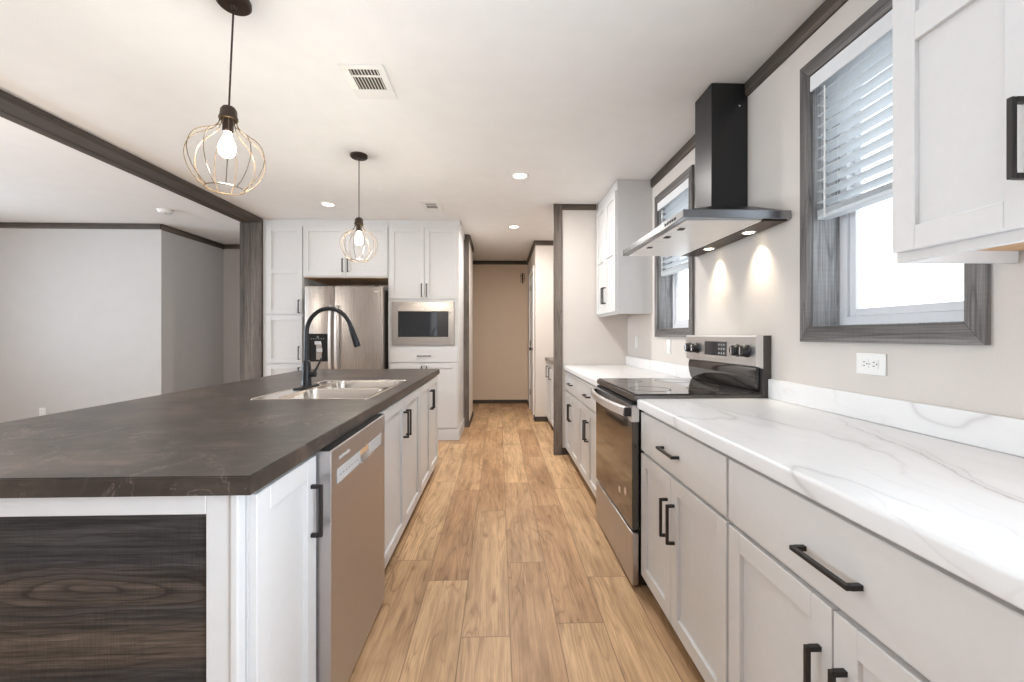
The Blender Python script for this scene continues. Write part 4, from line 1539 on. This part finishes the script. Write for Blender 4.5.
d1 = fr_door(fx0, -1.856, 0.720, 1.774, 'left_door')
d2 = fr_door(-1.848, fx1, 0.720, 1.774, 'right_door')
d3 = fr_door(fx0, fx1, 0.060, 0.708, 'freezer_drawer')
long_handle(-1.884, 0.80, 1.562, d1)
long_handle(-1.816, 0.80, 1.562, d2)
bm = bmesh.new()
tube(bm, [(fx0 + 0.10, YF - 0.055, 0.655), (fx1 - 0.10, YF - 0.055, 0.655)], 0.013, 12)
for x in (fx0 + 0.13, fx1 - 0.13):
    tube(bm, [(x, YF - 0.004, 0.655), (x, YF - 0.055, 0.655)], 0.009, 10)
obj('handle', bm, MAT['handle_steel'], d3, 'bright horizontal bar handle')
MFd = face_my(YF - 0.008)
dx0, dx1, dz0, dz1 = -2.130, -1.918, 0.930, 1.242
bm = bmesh.new()
box(bm, dx0, dx1, 1.135, dz1, 0.0, 0.006, MFd, 0.002)
box(bm, dx0, dx0 + 0.014, dz0, 1.135, 0.0, 0.006, MFd)
box(bm, dx1 - 0.014, dx1, dz0, 1.135, 0.0, 0.006, MFd)
box(bm, dx0 + 0.014, dx1 - 0.014, dz0, dz0 + 0.02, 0.0, 0.012, MFd)
box(bm, dx0 + 0.014, dx1 - 0.014, dz0 + 0.02, 1.135, 0.0002, 0.0016, MFd)
dp = obj('water_dispenser', bm, MAT['dark_slot'], d1, 'black dispenser panel')
bm = bmesh.new()
box(bm, -2.062, -1.992, 1.118, 1.158, 0.002, 0.016, MFd, 0.003)
box(bm, -2.044, -1.978, 1.034, 1.082, 0.002, 0.014, MFd, 0.003)
obj('dispenser_paddle', bm, MAT['chrome'], t, 'bright dispenser paddles')
bm = bmesh.new()
lathe(bm, [(0.010, 0.0), (0.010, -0.0008), (0.007, -0.0008), (0.007, 0.0)], (-2.03, YF - 0.0142, 1.205), 'Y', 16)
for i in range(6):
    box(bm, -2.105 + i * 0.027, -2.094 + i * 0.027, 1.182, 1.187, 0.006, 0.0068, MFd)
obj('dispenser_marks', bm, MAT['mark_grey'], t, 'pale symbols')
obj('badge', B(-1.402, -1.362, 1.712, 1.724, -0.003, 0.0015, MFd, 0.001), MAT['handle_steel'], t, 'small bright maker badge')
bm = bmesh.new()
for x in (fx0 + 0.05, fx1 - 0.10):
    box(bm, x, x + 0.05, YF - 0.0, YF + 0.10, 1.7755, 1.792, bev=0.003)
obj('hinge_cover', bm, MAT['appliance_grey'], t)

# ------------------------------------------------------------------ utility room cabinet seen past the end wall
t = thing('utility_cabinet', 'white base cabinet with grey top in the utility room beyond', 'cabinet', (1.0, 5.2, 0))
MU = face_mx(0.690)
obj('body', B(0.690, XW - 0.002, 4.40, 5.912, 0.08, 0.871), MAT['cabinet'], t)
obj('toe_kick', B(0.74, 0.755, 4.40, 5.912, 0, 0.0795), MAT['toe'], t)
obj('top', B(0.655, XW - 0.002, 4.392, 5.926, 0.8715, 0.912, bev=0.004), MAT['util_top'], t, 'grey laminate top')
ub = [4.404, 4.906, 5.408, 5.908]
for i in range(3):
    hu = ub[i + 1] - 0.04 if i != 2 else ub[i] + 0.27
    add_door(t, ub[i] + 0.003, ub[i + 1] - 0.003, 0.085, 0.862, MU, (hu, 0.73))

# wall hook of bent wire on the hall's end wall
t = thing('wall_hook', 'curled dark wire wall hook at the end of the hall', 'hook', (0.43, 7.55, 2.25))
yk = 7.548
obj('back_plate', B(0.418, 0.442, yk - 0.008, yk, 2.16, 2.34, bev=0.002), MAT['bronze'], t)
for s, z in ((1, 2.30), (-1, 2.26), (1, 2.21)):
    bm = bmesh.new()
    pts = []
    for k in range(15):
        a = math.radians(-60 + 270 * k / 14)
        r = 0.016 + 0.036 * k / 14
        pts.append((0.43 + s * (0.01 + r * math.cos(a)), yk - 0.012 - 0.028 * math.sin(PI * k / 14), z + r * math.sin(a)))
    tube(bm, pts, 0.0042, 6)
    obj('prong', bm, MAT['bronze'], t, smooth=0.8)


# ------------------------------------------------------------------ ceiling fixtures
def recessed(x, y, label, power=23):
    t = thing('recessed_light', label, 'ceiling light', (x, y, ZC), 'recessed ceiling lights')
    bm = bmesh.new()
    lathe(bm, [(0.078, -0.0005), (0.077, -0.005), (0.060, -0.008), (0.056, -0.003)], (x, y, ZC), 'Z', 32)
    obj('trim_ring', bm, MAT['white'], t, smooth=0.7)
    bm = bmesh.new()
    lathe(bm, [(0.056, -0.0032), (0.04, -0.005), (0.0005, -0.006)], (x, y, ZC), 'Z', 32, True)
    obj('lens', bm, MAT['lens'], t, 'lit lens', smooth=0.7)
    d = bpy.data.lights.new('downlight', 'AREA')
    d.shape = 'DISK'
    d.size = 0.11
    d.energy = power
    d.color = (1.0, 0.97, 0.93)
    o = bpy.data.objects.new('downlight', d)
    o.location = (x, y, ZC - 0.012)
    COL.objects.link(o)
    return t


recessed(0.178, 3.514, 'lit recessed ceiling light over the aisle, level with the hood')
recessed(-1.746, 4.339, 'lit recessed ceiling light in front of the refrigerator cabinets', 2)
recessed(0.188, 5.162, 'lit recessed ceiling light farthest away, before the hall', 25)


def vent(x0, x1, y0, y1, label, tx0, tx1, ty0, ty1, cross):
    """square register; t* is the slotted throat, cross the bar between its two rows"""
    t = thing('ceiling_vent', label, 'vent', ((x0 + x1) / 2, (y0 + y1) / 2, ZC), 'white ceiling air registers')
    M = face_mz(ZC - 0.0005)
    bm = bmesh.new()
    box(bm, x0, x1, y0, ty0, 0, 0.007, M, 0.002)
    box(bm, x0, x1, ty1, y1, 0, 0.007, M, 0.002)
    box(bm, x0, tx0, ty0, ty1, 0, 0.007, M, 0.002)
    box(bm, tx1, x1, ty0, ty1, 0, 0.007, M, 0.002)
    box(bm, tx0, tx1, cross - 0.006, cross + 0.006, 0, 0.006, M)
    obj('frame', bm, MAT['white'], t)
    obj('dark_throat', B(tx0, tx1, ty0, ty1, 0, 0.0012, M), MAT['vent_throat'], t, 'dark opening behind the louvres')
    n = 9
    for k in range(n):
        x = tx0 + (tx1 - tx0) * (k + 0.5) / n
        bm = bmesh.new()
        for a, b_ in ((ty0, cross - 0.006), (cross + 0.006, ty1)):
            prism(bm, [(x - 0.003, 0.001), (x - 0.0012, 0.001), (x + 0.0042, 0.006), (x + 0.0022, 0.006)], a, b_, lambda u, w, v: M(u, v, w))
        obj('louvre', bm, MAT['white'], t)
    return t


vent(-0.795, -0.575, 2.095, 2.395, 'white ceiling air register with dark slots, near the closer pendant', -0.758, -0.610, 2.128, 2.305, 2.186)
vent(-0.790, -0.600, 4.200, 4.560, 'small white ceiling air register close to the tall cabinets', -0.752, -0.640, 4.270, 4.440, 4.33)

t = thing('smoke_detector', 'round white smoke detector on the living room ceiling', 'smoke detector', (-3.576, 4.60, ZC))
bm = bmesh.new()
lathe(bm, [(0.070, -0.0005), (0.070, -0.012), (0.062, -0.016), (0.058, -0.034), (0.045, -0.040), (0.0005, -0.041)], (-3.576, 4.60, ZC), 'Z', 32)
obj('housing', bm, MAT['plastic'], t, smooth=0.6)
bm = bmesh.new()
lathe(bm, [(0.012, 0.0), (0.012, -0.003), (0.0005, -0.003)], (-3.556, 4.585, ZC - 0.0412), 'Z', 16, True)
obj('test_button', bm, MAT['mark_grey'], t)


def pendant(x, y, label, zt, k=1.0, lean=0.0):
    def hang(bm):
        for v in bm.verts:
            v.co.x -= lean * (ZC - v.co.z)
        return bm

    t = thing('pendant_light', label, 'pendant light', (x, y, ZC), 'wire cage pendants over the island')
    bm = bmesh.new()
    lathe(bm, [(0.062, -0.0005), (0.062, -0.016), (0.056, -0.022), (0.012, -0.024), (0.0075, -0.040), (0.0005, -0.041)], (x, y, ZC), 'Z', 32, True)
    obj('canopy', bm, MAT['bronze'], t, smooth=0.6)
    bm = bmesh.new()
    tube(bm, [(x, y, ZC - 0.038), (x, y, zt - 0.004)], 0.0036, 8)
    obj('cord', hang(bm), MAT['bronze'], t)
    bm = bmesh.new()
    lathe(bm, [(0.006, 0.004), (0.010, 0.0), (0.022, -0.004), (0.029, -0.016), (0.031, -0.040), (0.034, -0.045), (0.034, -0.052), (0.026, -0.053),
               (0.0195, -0.056), (0.0195, -0.098), (0.016, -0.102), (0.0005, -0.102)], (x, y, zt), 'Z', 28, True)
    obj('socket_cap', hang(bm), MAT['bronze'], t, smooth=0.6)
    # cage: ten bent wires from the cap out to the belly and in to the bottom ring
    prof = [(0.029, -0.046), (0.030, -0.062), (0.035, -0.078), (0.049, -0.096), (0.079, -0.114), (0.109, -0.135), (0.129, -0.163), (0.137, -0.197),
            (0.134, -0.232), (0.120, -0.268), (0.097, -0.302), (0.068, -0.330)]
    prof = [(r * k, h_ * k) for r, h_ in prof]
    # smooth the profile
    sm = []
    for i in range(len(prof) - 1):
        p0, p1, p2, p3 = prof[max(i - 1, 0)], prof[i], prof[i + 1], prof[min(i + 2, len(prof) - 1)]
        for q in range(4):
            u = q / 4
            f = lambda a, b_, c, d: 0.5 * (2 * b_ + (c - a) * u + (2 * a - 5 * b_ + 4 * c - d) * u * u + (3 * b_ - a - 3 * c + d) * u ** 3)
            sm.append((f(p0[0], p1[0], p2[0], p3[0]), f(p0[1], p1[1], p2[1], p3[1])))
    sm.append(prof[-1])
    k_ = k
    bm = bmesh.new()
    nw = 11
    for w in range(nw):
        a = 2 * PI * (w + 0.3) / nw
        tube(bm, [(x + r * math.cos(a), y + r * math.sin(a), zt + h_) for r, h_ in sm], 0.0016, 6)
    tube(bm, [(x + 0.068 * k_ * math.cos(2 * PI * k / 40), y + 0.068 * k_ * math.sin(2 * PI * k / 40), zt - 0.330 * k_) for k in range(40)], 0.0020, 6, closed=True)
    tube(bm, [(x + 0.031 * math.cos(2 * PI * k / 28), y + 0.031 * math.sin(2 * PI * k / 28), zt - 0.052) for k in range(28)], 0.0024, 6, closed=True)
    obj('wire_cage', hang(bm), MAT['wire'], t, 'open onion-shaped wire cage', smooth=1.0)
    bm = bmesh.new()
    lathe(bm, [(0.013, -0.1025), (0.014, -0.118), (0.020, -0.132), (0.028, -0.150), (0.0305, -0.168), (0.027, -0.188), (0.016, -0.200), (0.0005, -0.203)], (x, y, zt), 'Z', 24, True)
    obj('bulb', hang(bm), MAT['bulb'], t, 'glowing bulb', smooth=1.0)
    d = bpy.data.lights.new('pendant_glow', 'POINT')
    d.energy = 11
    d.color = (1.0, 0.94, 0.80)
    d.shadow_soft_size = 0.035
    o = bpy.data.objects.new('pendant_glow', d)
    o.location = (x - lean * 0.65, y, zt - 0.245)
    COL.objects.link(o)
    return t


pendant(-1.062, 1.713, 'lit wire cage pendant light closest to the viewer, above the island', 2.140, 1.0, 0.045)
pendant(-1.041, 3.153, 'lit wire cage pendant light farther away, hanging before the refrigerator', 2.100, 0.97)
